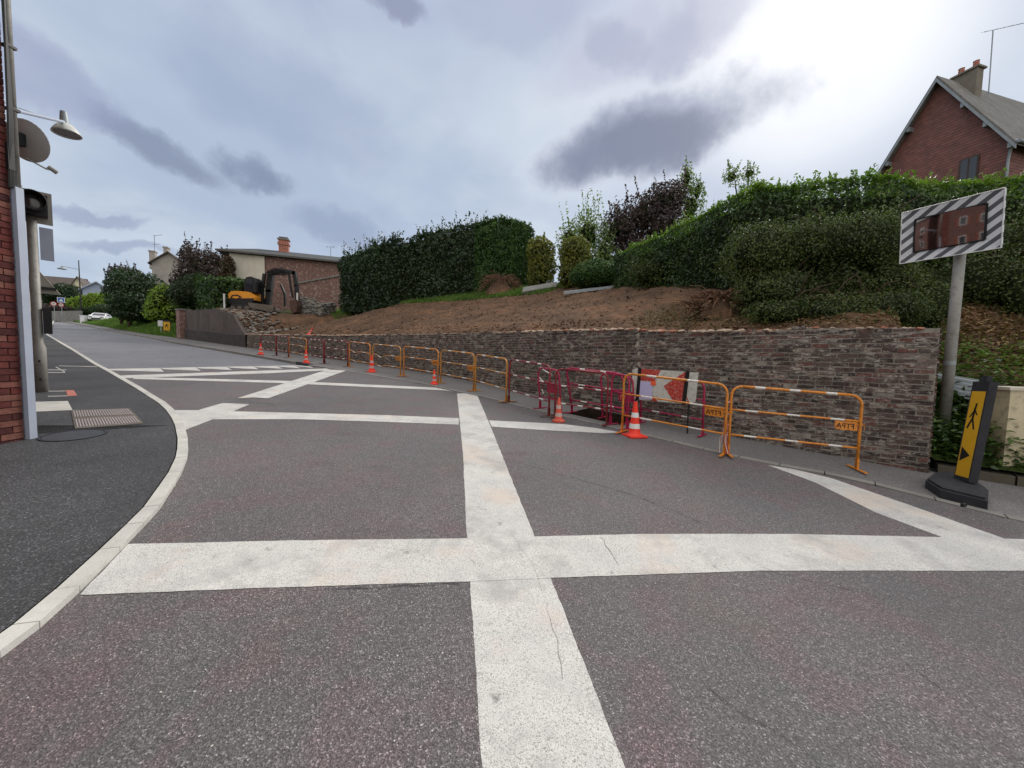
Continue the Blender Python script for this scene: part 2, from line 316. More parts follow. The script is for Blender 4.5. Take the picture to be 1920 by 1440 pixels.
def tp(px, py, tmax=120):
    d = ray(px, py); t = 2.
    best = (9e9, None)
    while t < tmax:
        p = EY+d*t; g_ = p.z-H(p.x, p.y)
        if g_ < 0: return p
        if g_/t < best[0]-1e-4 and t > 5: best = (g_/t, p)
        t += .04*max(1, t*.1)
    p = best[1]; print('tp grazing', px, py, round(best[0]*FPX, 1), tuple(round(c, 1) for c in p)); return Vector((p.x, p.y, H(p.x, p.y)))
KR = [gp(*p) for p in ((1920, 980), (1815, 955), (1731, 933), (1620, 905), (1540, 888), (1460, 874), (1379, 858), (1300, 839), (1124, 797), (1009, 771), (908, 745), (850, 733), (780, 717), (740, 711), (640, 694), (575, 684), (545, 677), (460, 663), (400, 653), (321.6, 640.6), (278, 631.7), (218.6, 621.8), (159, 610), (96, 600))]
KUV = sorted([uv(p.x, p.y) for p in KR]+[uv(12, -.6), uv(22, -8), uv(-130, 107)]); KU = [p[0] for p in KUV]; KV = [p[1] for p in KUV]
def vk(u): return float(np.interp(u, KU, KV))
def P(x, y, off=0): return (x, y, plane(x, y)+off)
U_D = uv(*gp(575, 684).xy)[0]; U_D2 = U_D+2.0
# ---------------------------------------------------------------- ground, roads, pavements
g = MB(); R_ = [-400, -200, -130, -90, -60, -30, 0, 30, 80, 200, 400]
for i in range(10):
    for j in range(10):
        x0, x1, y0, y1 = R_[i], R_[i+1], R_[j], R_[j+1]
        n = 3 if max(abs(x0), abs(x1), abs(y0), abs(y1)) < 140 else 1
        for a in range(n):
            for b in range(n):
                q = [(x0+(x1-x0)*(a+i2)/n, y0+(y1-y0)*(b+j2)/n) for i2, j2 in ((0,0),(1,0),(1,1),(0,1))]
                g.poly([(X, Y, plane(X, Y)-.3) for X, Y in q])
m_field = simple('field ground', lin((84, 92, 58)), .95, 0, .3, .3, .1)
struct('ground', g, m_field)
# left kerb
KLo = [(-1.2, -9), (-2.0, -3), (-2.28, .5)] + [tuple(gp(*p).xy) for p in ((0, 1235), (75, 1178), (150, 1110), (225, 1035), (270, 988), (300, 955), (325, 915), (340, 890), (351, 862), (353, 845), (352, 825), (345, 800), (337, 785), (325, 770), (310, 757), (290, 745), (265, 729), (240, 715), (205, 695), (185, 685), (140, 657), (90, 628))]
KLo += [(KLo[-1][0]-(30-i*10)*0-(i+1)*15.5, KLo[-1][1]+(i+1)*13.2) for i in range(4)]
def offset(pl, w):
    out = []
    for i, p in enumerate(pl):
        a = Vector(pl[max(i-1, 0)]); b = Vector(pl[min(i+1, len(pl)-1)]); t = (b-a).normalized(); out.append((p[0]-t.y*w, p[1]+t.x*w))
    return out
KLi = offset(KLo, .10)
def wid(i): return .16
mb = MB(); n = len(KLo)
def lerp2(a, b, t): return (a[0]+(b[0]-a[0])*t, a[1]+(b[1]-a[1])*t)
for i in range(n-1):      # kerb stones with joints
    L = (Vector(KLo[i+1])-Vector(KLo[i])).length; k = max(1, round(L/.9))
    for j in range(k):
        ga = .003/(L/k)
        a0, a1 = lerp2(KLo[i], KLo[i+1], (j+ga)/k), lerp2(KLo[i], KLo[i+1], (j+1-ga)/k); b0, b1 = lerp2(KLi[i], KLi[i+1], (j+ga)/k), lerp2(KLi[i], KLi[i+1], (j+1-ga)/k)
        far = KLo[i][0] < -12; lo = -.2; hi = .038+random.uniform(-.001, .001)
        mb.add([P(*a0, lo), P(*a1, lo), P(*b1, lo), P(*b0, lo), P(*a0, hi), P(*a1, hi), P(*b1, hi), P(*b0, hi)], [(4,5,6,7), (0,1,5,4), (2,3,7,6), (1,2,6,5), (3,0,4,7)])
struct('kerb_left', mb, m_kerb)
pl = MB(); inn = offset(KLo, .112)
for i in range(n-1):
    far = [(-60 if q[0] > -12 else q[0]-60, q[1]-(0 if q[0] > -12 else 55)) for q in (inn[i], inn[i+1])]
    fx = [(-7.5 if q[1] < 5 else q[0]-7, q[1] if q[1] < 5 else q[1]-5) for q in (inn[i], inn[i+1])]
    pl.poly([P(*inn[i], .035), P(*inn[i+1], .035), P(*fx[1], .035), P(*fx[0], .035)])
    pl.poly([P(*fx[0], .035), P(*fx[1], .035), P(*far[1], .035), P(*far[0], .035)])
struct('pavement_left', pl, m_paveL)
# plateau and road
kr = lambda u, d=0, off=0: P(*xy(u, vk(u)+d), off)
T0, T1 = gp(196, 691, -.1), gp(577, 684, -.1); B0, B1 = gp(212, 700), gp(596, 690)
us = [u for u in np.linspace(-40, uv(B1.x, B1.y)[0], 60)]
platp = [kr(u) for u in us] + [tuple(B1), tuple(B0)] + [P(*q) for q in KLo[:21]][::-1] + [P(-1.2, -25), P(34, -25)]
struct('road_plateau', MB().poly(platp), m_plateau)
rp = MB(); rp.add([tuple(T0), tuple(T1), tuple(B1), tuple(B0)], [(0,1,2,3)])
rp.add([P(T0.x-3, T0.y-3, -.12), tuple(T0), tuple(B0), P(B0.x-2, B0.y-3, -.12)], [(0,1,2,3)]); rp.add([tuple(T1), P(T1.x+3, T1.y+2, -.12), P(B1.x+3, B1.y+2, -.12), tuple(B1)], [(0,1,2,3)])
struct('road_ramp', rp, m_plateau)
rd = MB(); prev = None; ul = [uv(*q) for q in KLo]; LLu = [q[0] for q in ul]; LLv = [q[1] for q in ul]
def vl(u): return float(np.interp(u, LLu[3:], LLv[3:]))
ut0, ut1 = uv(T0.x, T0.y), uv(T1.x, T1.y)
far_us = list(np.linspace(ut1[0]+.0, 95, 40))
r1 = [P(*xy(u, vk(u)+.1), -.1) for u in far_us]; r0 = [P(*xy(u, vl(u)-.1), -.1) for u in np.linspace(ut0[0], 95, 40)]
for i in range(39): rd.poly([r0[i], r0[i+1], r1[i+1], r1[i]])
struct('road', rd, m_far)
rail = MB()
# right pavement with kerb: flush at the plateau, raised 10 cm where the road drops away
pit0, pit1 = uv(*gp(1160, 800).xy)[0], uv(*gp(1062, 775).xy)[0]
kb = MB(); pv = MB(); pj = MB()
uu = sorted(list(np.arange(-40, 96, .5))+[pit0, pit1])
for a, b in zip(uu[:-1], uu[1:]):
    up = .012 if a < U_D else .005
    ga = .006
    q = [kr(a+ga, 0, -.2), kr(b-ga, 0, -.2), kr(b-ga, .13, -.2), kr(a+ga, .13, -.2), kr(a+ga, 0, up), kr(b-ga, 0, up), kr(b-ga, .13, up), kr(a+ga, .13, up)]
    if not (U_D-.1 < a < U_D+1.1): kb.add(q, [(4,5,6,7), (0,1,5,4), (2,3,7,6), (1,2,6,5), (3,0,4,7)])
    pa, pb = kr(a, .14, up-.004), kr(b, .14, up-.004); wa, wb = P(*xy(a, v0(a)+.5), up), P(*xy(b, v0(b)+.5), up)
    if pit0-.01 <= a < pit1-.01:
        la, lb = .35, .35
        ia, ib = [tuple(Vector(pa).lerp(Vector(wa), f)) for f in (.12, .68)], [tuple(Vector(pb).lerp(Vector(wb), f)) for f in (.12, .68)]
        pv.poly([pa, pb, ib[0], ia[0]]); pv.poly([ia[1], ib[1], wb, wa])
        dn = lambda p, d=.24: (p[0], p[1], p[2]-d)
        pj.poly([dn(ia[0]), dn(ib[0]), dn(ib[1]), dn(ia[1])]); pj.poly([ia[0], ib[0], dn(ib[0]), dn(ia[0])]); pj.poly([ia[1], ib[1], dn(ib[1]), dn(ia[1])])
        if abs(a-pit0) < .01: pj.poly([ia[0], ia[1], dn(ia[1]), dn(ia[0])])
        if abs(b-pit1) < .01: pj.poly([ib[0], ib[1], dn(ib[1]), dn(ib[0])])
    else: pv.poly([pa, pb, wb, wa])
struct('kerb_right', kb, m_kerbd); struct('pavement_right', pv, m_paveR)
tag(obj('trench', pj, simple('dark wet trench soil', lin((58, 48, 40)), .9, 0, .4, 8, .1, .6)), kind='structure')
dr = MB(); a, b = U_D-.1, U_D+1.1
q = [kr(a, -.02, -.1), kr(b, -.02, -.1), kr(b, .2, -.1), kr(a, .2, -.1), kr(a, -.02, .03), kr(b, -.02, .03), kr(b, .2, .03), kr(a, .2, .03)]
dr.add([*q], [(4,5,6,7), (0,1,5,4), (2,3,7,6), (1,2,6,5), (3,0,4,7)])
dr2 = MB(); q = [kr(a+.06, -.045, -.09), kr(b-.06, -.045, -.09), kr(b-.06, -.015, -.09), kr(a+.06, -.015, -.09), kr(a+.06, -.045, .0), kr(b-.06, -.045, .0), kr(b-.06, -.015, .0), kr(a+.06, -.015, .0)]
dr2.add(q, [(4,5,6,7), (0,1,5,4), (1,2,6,5), (3,0,4,7)])
t = thing('kerb_drain', 'black kerb drain mouth in the right kerb beside the road ramp', 'drain', q[0]); obj('lintel', dr, m_rubber, t); obj('inlet', dr2, m_black, t)
# ---------------------------------------------------------------- road markings
def ragged(pts, a=.0026):
    out = []
    for p, q in zip(pts, pts[1:]+pts[:1]):
        p, q = Vector(p), Vector(q); L = (q-p).length; k = max(1, min(120, int(L/.04))) if min(p.y, q.y) < 9 else 1; t = (q-p).normalized() if L > 0 else Vector((1, 0, 0)); nn = Vector((-t.y, t.x, 0)); w = 0
        for i in range(k): w = w*.55+random.uniform(-a, a); out.append(tuple(p.lerp(q, i/k)+(nn*w if i else nn*0)))
    return out
def mark(name, px, off, lab=None):
    o = struct(name, MB().poly(ragged([tuple(gp(x, y, off)) for x, y in px])), m_paint); return o
def ext(p, q, k):      # continue an edge beyond the frame
    a, b = gp(*p), gp(*q); c = b+(b-a)*k; return c
mb = MB(); l0, l1 = gp(857, 738), gp(905, 1440); r0_, r1_ = gp(893, 737), gp(1172, 1440)
dl = (l1-gp(875, 1000)).normalized(); dr_ = (r1_-gp(1000, 1000)).normalized()
mb.poly(ragged([tuple(v+Vector((0,0,.0015))) for v in (l0, gp(868, 850), gp(875, 1000), l1, l1+dl*4, r1_+dr_*4, r1_, gp(1000, 1000), gp(920, 800), r0_)]))
struct('road_marking', mb, m_paint)
e0, e1 = gp(1920, 1011, .003), gp(1920, 1070, .003)
mb = MB().poly(ragged([tuple(v) for v in [gp(x, y, .003) for x, y in ((150, 1115), (240, 1020), (560, 1013), (875, 1009), (1200, 1001), (1480, 1001), (1780, 1007))]+[e0, e0+Vector((3, .6, -.065)), e1+Vector((3, .75, -.06)), e1]+[gp(x, y, .003) for x, y in ((1420, 1070), (1040, 1083), (885, 1090), (560, 1100))]]))
struct('road_marking', mb, m_paint)
mark('road_marking', [(1440, 872), (1490, 880), (1560, 897), (1700, 945), (1890, 1012), (1775, 1010), (1640, 960), (1530, 905)], .0015)
mark('road_marking', [(331, 787), (320, 769), (371, 769), (417, 755.5), (468, 758), (437, 771), (729, 778.5), (860, 784), (860, 796), (729, 791), (561, 786), (399, 786), (346, 806.5)], .003)
mark('road_marking', [(917, 788), (1055, 795), (1115, 802), (1165, 811), (1130, 812), (1009, 805.6), (922, 800)], .003)
mark('road_marking', [(444, 746.8), (475, 745), (502.7, 746.8), (650, 694.6), (614, 692.8)], .009)
mark('road_marking', [(218, 704.2), (400, 698), (612, 691), (622, 694), (500, 700), (222, 709.5)], .005)
mark('road_marking', [(250, 706.5), (539, 714), (816, 726.7), (848, 733), (816, 731), (524, 718), (250, 710.5)], .0065)
tz = [115, 325, 487, 640, 785, 925, 1040, 1130]; tm = MB()
for i in range(7):
    a, b = (tz[i]-115)/1030, (tz[i+1]-115)/1030
    def rq(s, w): return tuple((T0.lerp(T1, s)).lerp(B0.lerp(B1, s), w)+Vector((0, 0, .005)))
    tm.poly([rq(a, .12), rq(b, .12), rq(b, .35), rq(b-.012, .98), rq(a+.01, .45)])
struct('road_marking', tm, m_paint)
# cracks and patch edges in the asphalt
ck = MB()
def crack(px, w):
    pts = [gp(*p, .0045) for p in px]; fine = []
    for a, b in zip(pts[:-1], pts[1:]):
        k = max(2, int((b-a).length/.07))
        for j in range(k): fine.append(a.lerp(b, j/k)+Vector((random.uniform(-.012, .012), random.uniform(-.012, .012), 0)))
    for a, b in zip(fine[:-1], fine[1:]):
        t = (b-a).normalized(); nn = Vector((-t.y, t.x, 0))*w*random.uniform(.3, 1); ck.poly([a-nn, b-nn, b+nn, a+nn])
crack([(1700, 1245), (1780, 1300), (1850, 1335), (1920, 1390)], .0018); crack([(1330, 1290), (1400, 1340), (1500, 1400), (1560, 1440)], .0016); crack([(1125, 1005), (1150, 1045), (1170, 1075)], .003)
crack([(1400, 1050), (1460, 1075), (1620, 1110), (1700, 1140)], .002); crack([(940, 860), (1020, 880), (1180, 925), (1330, 985)], .0035); crack([(412, 757), (450, 752), (505, 757), (520, 760)], .012); crack([(440, 747), (470, 750), (503, 747)], .012)
crack([(600, 1105), (760, 1098), (880, 1092)], .003); crack([(960, 1000), (1010, 1080), (1040, 1180), (1060, 1300)], .0008)
struct('asphalt_cracks', ck, simple('crack dirt', lin((52, 50, 52)), .95))
# covers and patches on the left pavement
def quadthing(name, label, cat, px, off, m, h=.006):
    t = thing(name, label, cat, gp(*px[0])); b = MB(); b.prism([tuple(gp(x, y, off)) for x, y in px], (0, 0, h)); return t, b
t = thing('drain_cover', 'ribbed grey rectangular steel cover in the dark pavement', 'cover', gp(200, 785))
c4 = [gp(x, y, .037) for x, y in ((133, 769.5), (243, 766), (269.5, 794.5), (141, 804))]
b = MB().prism(c4, (0, 0, .006)); obj('plate', b, m_mud, t); b = MB()
def bl(s, w, h=0): return c4[0].lerp(c4[1], s).lerp(c4[3].lerp(c4[2], s), w)+Vector((0, 0, h))
for i in range(22):
    s = .03+.94*i/22
    for w0, w1 in ((.05, .44), (.56, .95)): b.prism([bl(s, w0, .006), bl(s+.022, w0, .006), bl(s+.022, w1, .006), bl(s, w1, .006)], (0, 0, .006))
obj('ribs', b, simple('worn steel rib', lin((170, 160, 158)), .6, .3, .2, 9), t)
PN = (-GA, -GB, 1); cc = gp(139, 816, .037); b = MB(); b.lathe([(.0, .004), (.27, .004), (.27, .0)], cc, 32, PN); t = thing('manhole_cover', 'round dark manhole cover nearly lost in the left pavement', 'cover', cc)
obj('cover', b, simple('dark iron', lin((66, 66, 70)), .6, .2), t); b = MB(); b.lathe([(.275, 0), (.275, .007), (.3, .007), (.3, 0)], cc, 32, PN); obj('rim', b, m_black, t)
struct('concrete_patch', MB().prism([tuple(gp(x, y, .037)) for x, y in ((66, 753.5), (127, 752), (136, 769), (68, 772))], (0, 0, .003)), m_kerb)
struct('brick_paving_patch', MB().prism([tuple(gp(x, y, .037)) for x, y in ((123, 731.5), (138, 731.5), (145, 742), (127, 742.5))], (0, 0, .003)), simple('salmon paving', lin((186, 116, 104)), .9))
b = MB()
for q in (((90, 733), (123, 732.6), (123, 733.6), (90, 734)), ((90, 742.5), (127, 741.6), (127, 742.6), (90, 743.6)), ((90, 693), (124, 693), (124, 694), (90, 694)), ((105, 687), (122, 697), (121, 698), (104, 688)), ((90, 698), (122, 698), (122, 699), (90, 699)), ((110, 685.5), (182, 687), (182, 687.8), (110, 686.3))):
    b.poly([tuple(gp(x, y, .04)) for x, y in q])
struct('pavement_marking', b, m_paint)
# ---------------------------------------------------------------- terrain behind the walls
def ns(x, y, s=0):
    return (math.sin(x*1.7+y*2.3+s)+math.sin(x*3.9-y*3.1+s*2)+.7*math.sin(x*7.3+y*6.1+s*3)+.6*math.sin(-x*12.7+y*11.3))/3.3
tt = list(np.arange(.12, 11, .2))+list(np.arange(11, 20, 1.))+list(np.arange(20, 71, 5.))
tu = list(np.arange(-40, -4, 1.))+list(np.arange(-4, 30, .2))+list(np.arange(30, 60, .8))+list(np.arange(60, 140, 4.))
soil, gard = MB(), MB(); idx = {}; vs = []
for i, u in enumerate(tu):
    for j, t_ in enumerate(tt):
        x, y = xy(u, v0(u)+t_); z = H(x, y)
        if U_R < u < U_L and .3 < t_ < 11: z += .06*ns(x*1.3, y*1.3)+.03*random.uniform(-1, 1)
        idx[i, j] = len(vs); vs.append((x, y, z))
def issoil(u, t_): return (u < U_R+.4 and u > U_R-9 and 1.6 < t_ < 8.5) or U_R+.1 < u < U_C+2.5 and t_ < (8.3 if u > 12 else 9.3)-.0*u and not (u < 4 and t_ > 4+1.1*max(0, u))
fs, ff = [], []
for i in range(len(tu)-1):
    for j in range(len(tt)-1):
        f = (idx[i, j], idx[i, j+1], idx[i+1, j+1], idx[i+1, j])
        (fs if issoil(tu[i], tt[j]) else ff).append(f)
soil.add(vs, fs); gard.add(vs, ff)
o = struct('earth_slope', soil, m_soil); o2 = struct('garden_ground', gard, simple('garden turf', lin((66, 80, 40)), .95, 0, .5, 1.2, .1, .5))
import bmesh
for q in (o, o2):
    bm_ = bmesh.new(); bm_.from_mesh(q.data); bmesh.ops.delete(bm_, geom=[v for v in bm_.verts if not v.link_faces], context='VERTS'); bm_.to_mesh(q.data); bm_.free()
cl = MB()
for _ in range(3600):
    u = random.uniform(U_R+.2, U_C+1.5); t_ = random.uniform(.3, 9) if random.random() < .7 else random.uniform(.25, 1.2)
    if not issoil(u, t_): continue
    x, y = xy(u, v0(u)+t_); r = random.uniform(.012, .036)*(1.6 if random.random() < .08 else 1); cl.ico((x, y, H(x, y)+.02), r, (1.2, 1.2, .7), .25)
tag(obj('soil_clods', cl, m_soil), 'loose clods of brown earth scattered over the bare slope', 'soil', kind='stuff')
st = MB()
for _ in range(900):
    u = random.uniform(U_R+.2, U_C+1.5); t_ = random.uniform(.3, 9.5)
    if u > 6 and random.random() < .5: continue
    x, y = xy(u, v0(u)+t_); a_ = random.uniform(0, 6.28); l_ = random.uniform(.05, .22); z_ = H(x, y)+.04; st.tube([(x, y, z_), (x+l_*math.cos(a_), y+l_*math.sin(a_), z_+random.uniform(-.01, .06))], random.uniform(.003, .008), 4)
tag(obj('root_bits', st, simple('pale root bits', lin((156, 130, 104)), .95, 0, .4, 4)), 'pale bits of root and straw lying all over the bare slope', 'root bits', kind='stuff')
# ---------------------------------------------------------------- the old brick retaining wall, brick by brick
wt = thing('brick_wall', 'long weathered dark brick retaining wall below the bare earth slope', 'wall', (*WALL[0], plane(*WALL[0])))
core, bk, capm = MB(), MB(), MB()
WS = WALL[:-2]; cum = [0.]
for a, b in zip(WS[:-1], WS[1:]): cum.append(cum[-1]+(Vector(b)-Vector(a)).length)
def wpt(s):
    s = min(max(s, 0), cum[-1]-1e-4); i = max(j for j in range(len(cum)-1) if cum[j] <= s); f = (s-cum[i])/(cum[i+1]-cum[i])
    a, b = Vector(WS[i]), Vector(WS[i+1]); t = (b-a).normalized(); p = a.lerp(b, f); return p, t, Vector((t.y, -t.x)) if False else Vector((-t.y, t.x))*-1
# outward (street side) normal points to -v
SL = cum[-1]; N = 170
def wn(t): n_ = Vector((-t.y, t.x)); return n_ if n_.dot(VX.xy) < 0 else -n_
for i in range(N):
    s0, s1 = SL*i/N, SL*(i+1)/N; q = []
    for s in (s0, s1):
        p, t, _ = wpt(s); n_ = wn(t); zt = wtop(uv(*p)[0])-.025; zb = plane(*p)-.2
        q += [(*(p+n_*.002), zb), (*(p+n_*.002), zt), (*(p-n_*.34), zt), (*(p-n_*.34), zb)]
    core.add(q, [(0,4,5,1), (1,5,6,2), (2,6,7,3)]+([(0,1,2,3)] if i == 0 else []))
obj('mortar_core', core, m_mortar, wt)
bh, bj, bw = .056, .018, .21
z0 = -.02; row = 0

while z0 < 3.2:
    s = -.0 + (0 if row % 2 else -.11)+random.uniform(-.02, .02)
    while s < SL-.05:
        w = bw*random.uniform(.72, 1.08) if random.random() < .85 else bw*.5
        a, b = max(s, 0), s+w; s = b+bj*random.uniform(.5, 1.3)
        if b-a < .05: continue
        p, t, _ = wpt((a+b)/2); zt = wtop(uv(*p)[0]); zb = plane(*p)
        if z0+bh < zb-.02 or z0+bh*.6 > zt+random.uniform(-.07, .02): continue
        if random.random() < .012: continue
        n_ = wn(t); d = .009+random.uniform(-.006, .010); j = [random.uniform(-.0025, .0025) for _ in range(4)]
        hh = bh*random.uniform(.42, .52); dz = random.uniform(-.003, .003)
        c = Vector((*(p+n_*(d-.06)), z0+bh/2+dz)); bk.box(c, (t.x*(b-a)/2, t.y*(b-a)/2, j[0]), (n_.x*.06, n_.y*.06, 0), (n_.x*j[1]*.6, n_.y*j[1]*.6, hh))
    z0 += bh+bj; row += 1
# end face of the wall
p, t, _ = wpt(0); n_ = wn(t); z0 = 0.05; row = 0
while z0 < wtop(uv(*p)[0])-.04:
    a = .0
    while a < .32:
        w = (.1 if row % 2 and a == 0 else .2); w = min(w, .34-a); c = Vector((*(p-n_*(a+w/2+.0)-t*.0), z0+bh/2))
        bk.box(c, (n_.x*(w/2-.006), n_.y*(w/2-.006), 0), (t.x*(.02+random.uniform(-.003, .004)), t.y*.02, 0), (0, 0, bh*.48)); a += w
    z0 += bh+bj; row += 1
obj('bricks', bk, m_brick, wt)
# mortar lumps and broken brick along the torn top
for _ in range(1500):
    s = random.uniform(0, SL); p, t, _q = wpt(s); px = proj((*p, 2.3))[0]; n_ = wn(t); zt = wtop(uv(*p)[0])
    fresh = 980 < px < 1460 or px < 720
    r = random.uniform(.012, .04) if not fresh else random.uniform(.02, .07)
    if not fresh and random.random() < .35: continue
    q = p-n_*random.uniform(-.01, .32); capm.ico((*q, zt-.03+random.uniform(-.01, .02)), r, (1.5, 1.5, .6), .3, 1 if (random.random() < (.28 if px > 980 else .1)) else 0)
obj('broken_top', capm, [m_crumb, m_pinkb], wt)
pm = MB(); s95 = min((abs(proj((*wpt(q)[0], 1.5))[0]-1196), q) for q in np.linspace(1, 8, 80))[1]
for k in range(9):          # pale repaired joint in the middle of the wall
    s_ = s95+random.uniform(-.04, .04); p, t, _q = wpt(s_); n_ = wn(t); z = .55+k*.2
    pm.ico((*(p+n_*.01), z), random.uniform(.06, .11), (1, .3, 1.3), .3)
obj('repair_patch', pm, m_mortar, wt)
# ---------------------------------------------------------------- concrete wall with brick pier at the far end
CQ = [Vector(q) for q in WALL[-3:]]; a, b = CQ[1], CQ[2]; t2 = (b-a).normalized(); n2 = wn(t2)
ct = thing('concrete_wall', 'tall streaky grey concrete retaining wall left of the brick wall', 'wall', (*a, plane(*a))); w_ = MB(); led = MB()
prof = []
for i in range(33):
    f = i/32; p = CQ[0].lerp(CQ[1], f*2.6) if f < 1/2.6 else CQ[1].lerp(CQ[2], (f-1/2.6)/(1-1/2.6)); prof.append((p, wtop(uv(*p)[0])+.06*ns(i*2.1, 3)*(1 if f < .55 else 0)))
for (p, z), (q, z2) in zip(prof[:-1], prof[1:]):
    w_.add([(*p, plane(*p)-.2), (*p, z), (*(p-n2*.28), z), (*(p-n2*.28), plane(*p)), (*q, plane(*q)-.2), (*q, z2), (*(q-n2*.28), z2), (*(q-n2*.28), plane(*q))], [(0,4,5,1), (1,5,6,2), (2,6,7,3)]+([(0,1,2,3)] if p == prof[0][0] else []))
    led.add([(*(p+n2*.09), plane(*p)-.2), (*(p+n2*.09), plane(*p)+.75), (*(p+n2*.002), plane(*p)+.8), (*(q+n2*.09), plane(*q)-.2), (*(q+n2*.09), plane(*q)+.75), (*(q+n2*.002), plane(*q)+.8)], [(0,3,4,1), (1,4,5,2)])
obj('render', w_, m_conc, ct); obj('plinth', led, simple('dark damp plinth', lin((74, 66, 64)), .9, 0, .4, 3), ct)
b2 = b+t2*.45; c = (b+t2*.42)
mb = MB(); zc = plane(*c); zt = wtop(U_L)+.05; mb.box((*c, (zc+zt)/2-.1), (t2.x*.38, t2.y*.38, 0), (n2.x*.38, n2.y*.38, 0), (0, 0, (zt-zc)/2+.1))
pt = thing('brick_pier', 'square brick gate pier at the far end of the concrete wall', 'pier', (*c, zc)); obj('pier_shaft', mb, m_gbrick, pt); mb = MB(); mb.box((*c, zt+.04), (t2.x*.43, t2.y*.43, 0), (n2.x*.43, n2.y*.43, 0), (0, 0, .04)); obj('coping', mb, m_stone, pt)
# rubble where the concrete wall has been torn down
rb = MB()
for _ in range(1500):
    u = random.uniform(U_C-2.5, U_C+5.5); f = random.random(); t_ = random.uniform(.3, 2.6)*random.random()+.25; x, y = xy(u, v0(u)+t_)
    rb.ico((x, y, H(x, y)+random.uniform(0, .10)), random.uniform(.03, .11)*(1.4 if random.random() < .1 else 1), (1.2, 1.2, .7), .35, random.choice([0, 1, 1, 2]))
tag(obj('rubble', rb, [m_stone, m_soil, m_mortar]), 'heap of grey broken masonry spilling from the torn end of the concrete wall', 'rubble', kind='stuff')
p = gp(377, 639); b_ = MB(); b_.tube([p, p+Vector((0, 0, .75))], .06, 8); b_.ico(p+Vector((0, 0, .76)), .065, (1, 1, .5), 0)
tag(obj('marker_post', b_, m_white), 'small white marker post at the foot of the concrete wall', 'post')
# ---------------------------------------------------------------- text
def text_polys(s, h):
    cu = bpy.data.curves.new('tmp', 'FONT'); cu.body = s; cu.size = h; cu.offset = .012; cu.resolution_u = 3; o = bpy.data.objects.new('tmp', cu); COL.objects.link(o)
    bpy.context.view_layer.update(); me = o.to_mesh(); v = [tuple(q.co) for q in me.vertices]; f = [tuple(p.vertices) for p in me.polygons]; o.to_mesh_clear(); bpy.data.objects.remove(o); bpy.data.curves.remove(cu); return v, f
FT_V, FT_F = text_polys('FTPA', 1.0); FW = max(v[0] for v in FT_V)
# ---------------------------------------------------------------- crowd barriers
def barrier(label, A, B, h=1.04, m=None, plate=None, bands=True, lean=0, bend=None, feet=True, ph=.3, pm=None, group='metal crowd barriers along the retaining wall', back=False, foot_up=0, cr=.14):
    A, B = Vector(A), Vector(B); m = m or m_orange; ex = (B-A); L = ex.length; ex.normalize(); fl = Vector((ex.x, ex.y, 0)).normalized(); ny = Vector((fl.y, -fl.x, 0))  # towards the road
    ez = (Vector((0, 0, 1))*math.cos(lean)-ny*math.sin(lean))
    th = thing('crowd_barrier', label, 'barrier', A, group)
    def pt(x, z, y=0): return A+ex*x+ez*z+ny*y
    def run(x0, z0, x1, z1, r, mb, bent=0):
        dl = math.hypot(x1-x0, z1-z0); cuts = [0, 1]
        if bands and dl > .8:
            cuts = [0, .2, .32, .68, .8, 1]
            if ph > .35: cuts = [0, .12, .22, .45, .55, .78, .88, 1]
        pts = []; ms = []
        for i in range(len(cuts)-1):
            for k in range(3 if bent else 1):
                f = cuts[i]+(cuts[i+1]-cuts[i])*k/(3 if bent else 1); pts.append(f); ms.append(i % 2 if len(cuts) > 2 else 0)
        pts.append(1)
        mb.tube([pt(x0+(x1-x0)*f, z0+(z1-z0)*f-bent*math.exp(-((f-.3)/.13)**2), .0) for f in pts], r, 8, ms)
    fr = MB(); r = .019; arc = lambda cx, cz, a0, a1: [(cx+cr*math.cos(a0+(a1-a0)*k/5), cz+cr*math.sin(a0+(a1-a0)*k/5)) for k in range(6)]
    la = arc(cr, h-cr, math.pi, math.pi/2); ra = arc(L-cr, h-cr, 0, math.pi/2)
    fr.tube([pt(0, .04)]+[pt(0, h*.5)]+[pt(*q) for q in la], r, 8); fr.tube([pt(L, .04)]+[pt(L, h*.5)]+[pt(*q) for q in ra], r, 8); run(cr, h, L-cr, h, r, fr)
    obj('frame', fr, [m, m_band], th, True)
    for zz, bd in ((h*.66, 0), (h*.3, 0)):
        q = MB(); run(0, zz, L, zz, .014, q, (bend or 0) if zz > .5 else (bend or 0)*.6); obj('rail', q, [m, m_band], th, True)
    if feet:
        for x in (0, L):
            q = MB(); c = pt(x, .02); s = .22; q.box(c+Vector((0, 0, .0)), fl*.02, ny*s, (0, 0, .006)); q.box(pt(x, .09), fl*.012, ny*.03, (0, 0, .08)); obj('foot', q, m_rust if m in (m_redp, m_rust) else m, th)
    for x in (0, L):
        q = MB(); z = h*.6; q.lathe([(.024, 0), (.03, .0), (.03, .03), (.024, .03)], pt(x, z), 8, ez); q.tube([pt(x, z+.015), pt(x+(.05 if x else -.05), z+.03), pt(x+(.05 if x else -.05), z-.05)], .006, 5); obj('hook', q, m, th)
    if plate:
        x1 = L-.03 if plate > 0 else .31; x0 = x1-.27; zt = h*.66-.015; zb = zt-.125
        q = MB(); cc = .025; po = [(x0, zt), (x1, zt), (x1, zb), (x0+cc, zb), (x0, zb+cc)]; q.prism([pt(a, z_, -.002) for a, z_ in po], ny*.004); pl_ = obj('name_plate', q, pm or m, th)
        q = MB(); k = .1; q.add([pt(x1-.035-(v[0]*k*1.0)*.96, zb+.024+v[1]*k, .0035) for v in FT_V], [f[::-1] for f in FT_F]); obj('lettering', q, m_ink, pl_)
    return th
def G(x, y, off=.01): return gp(x, y, off)
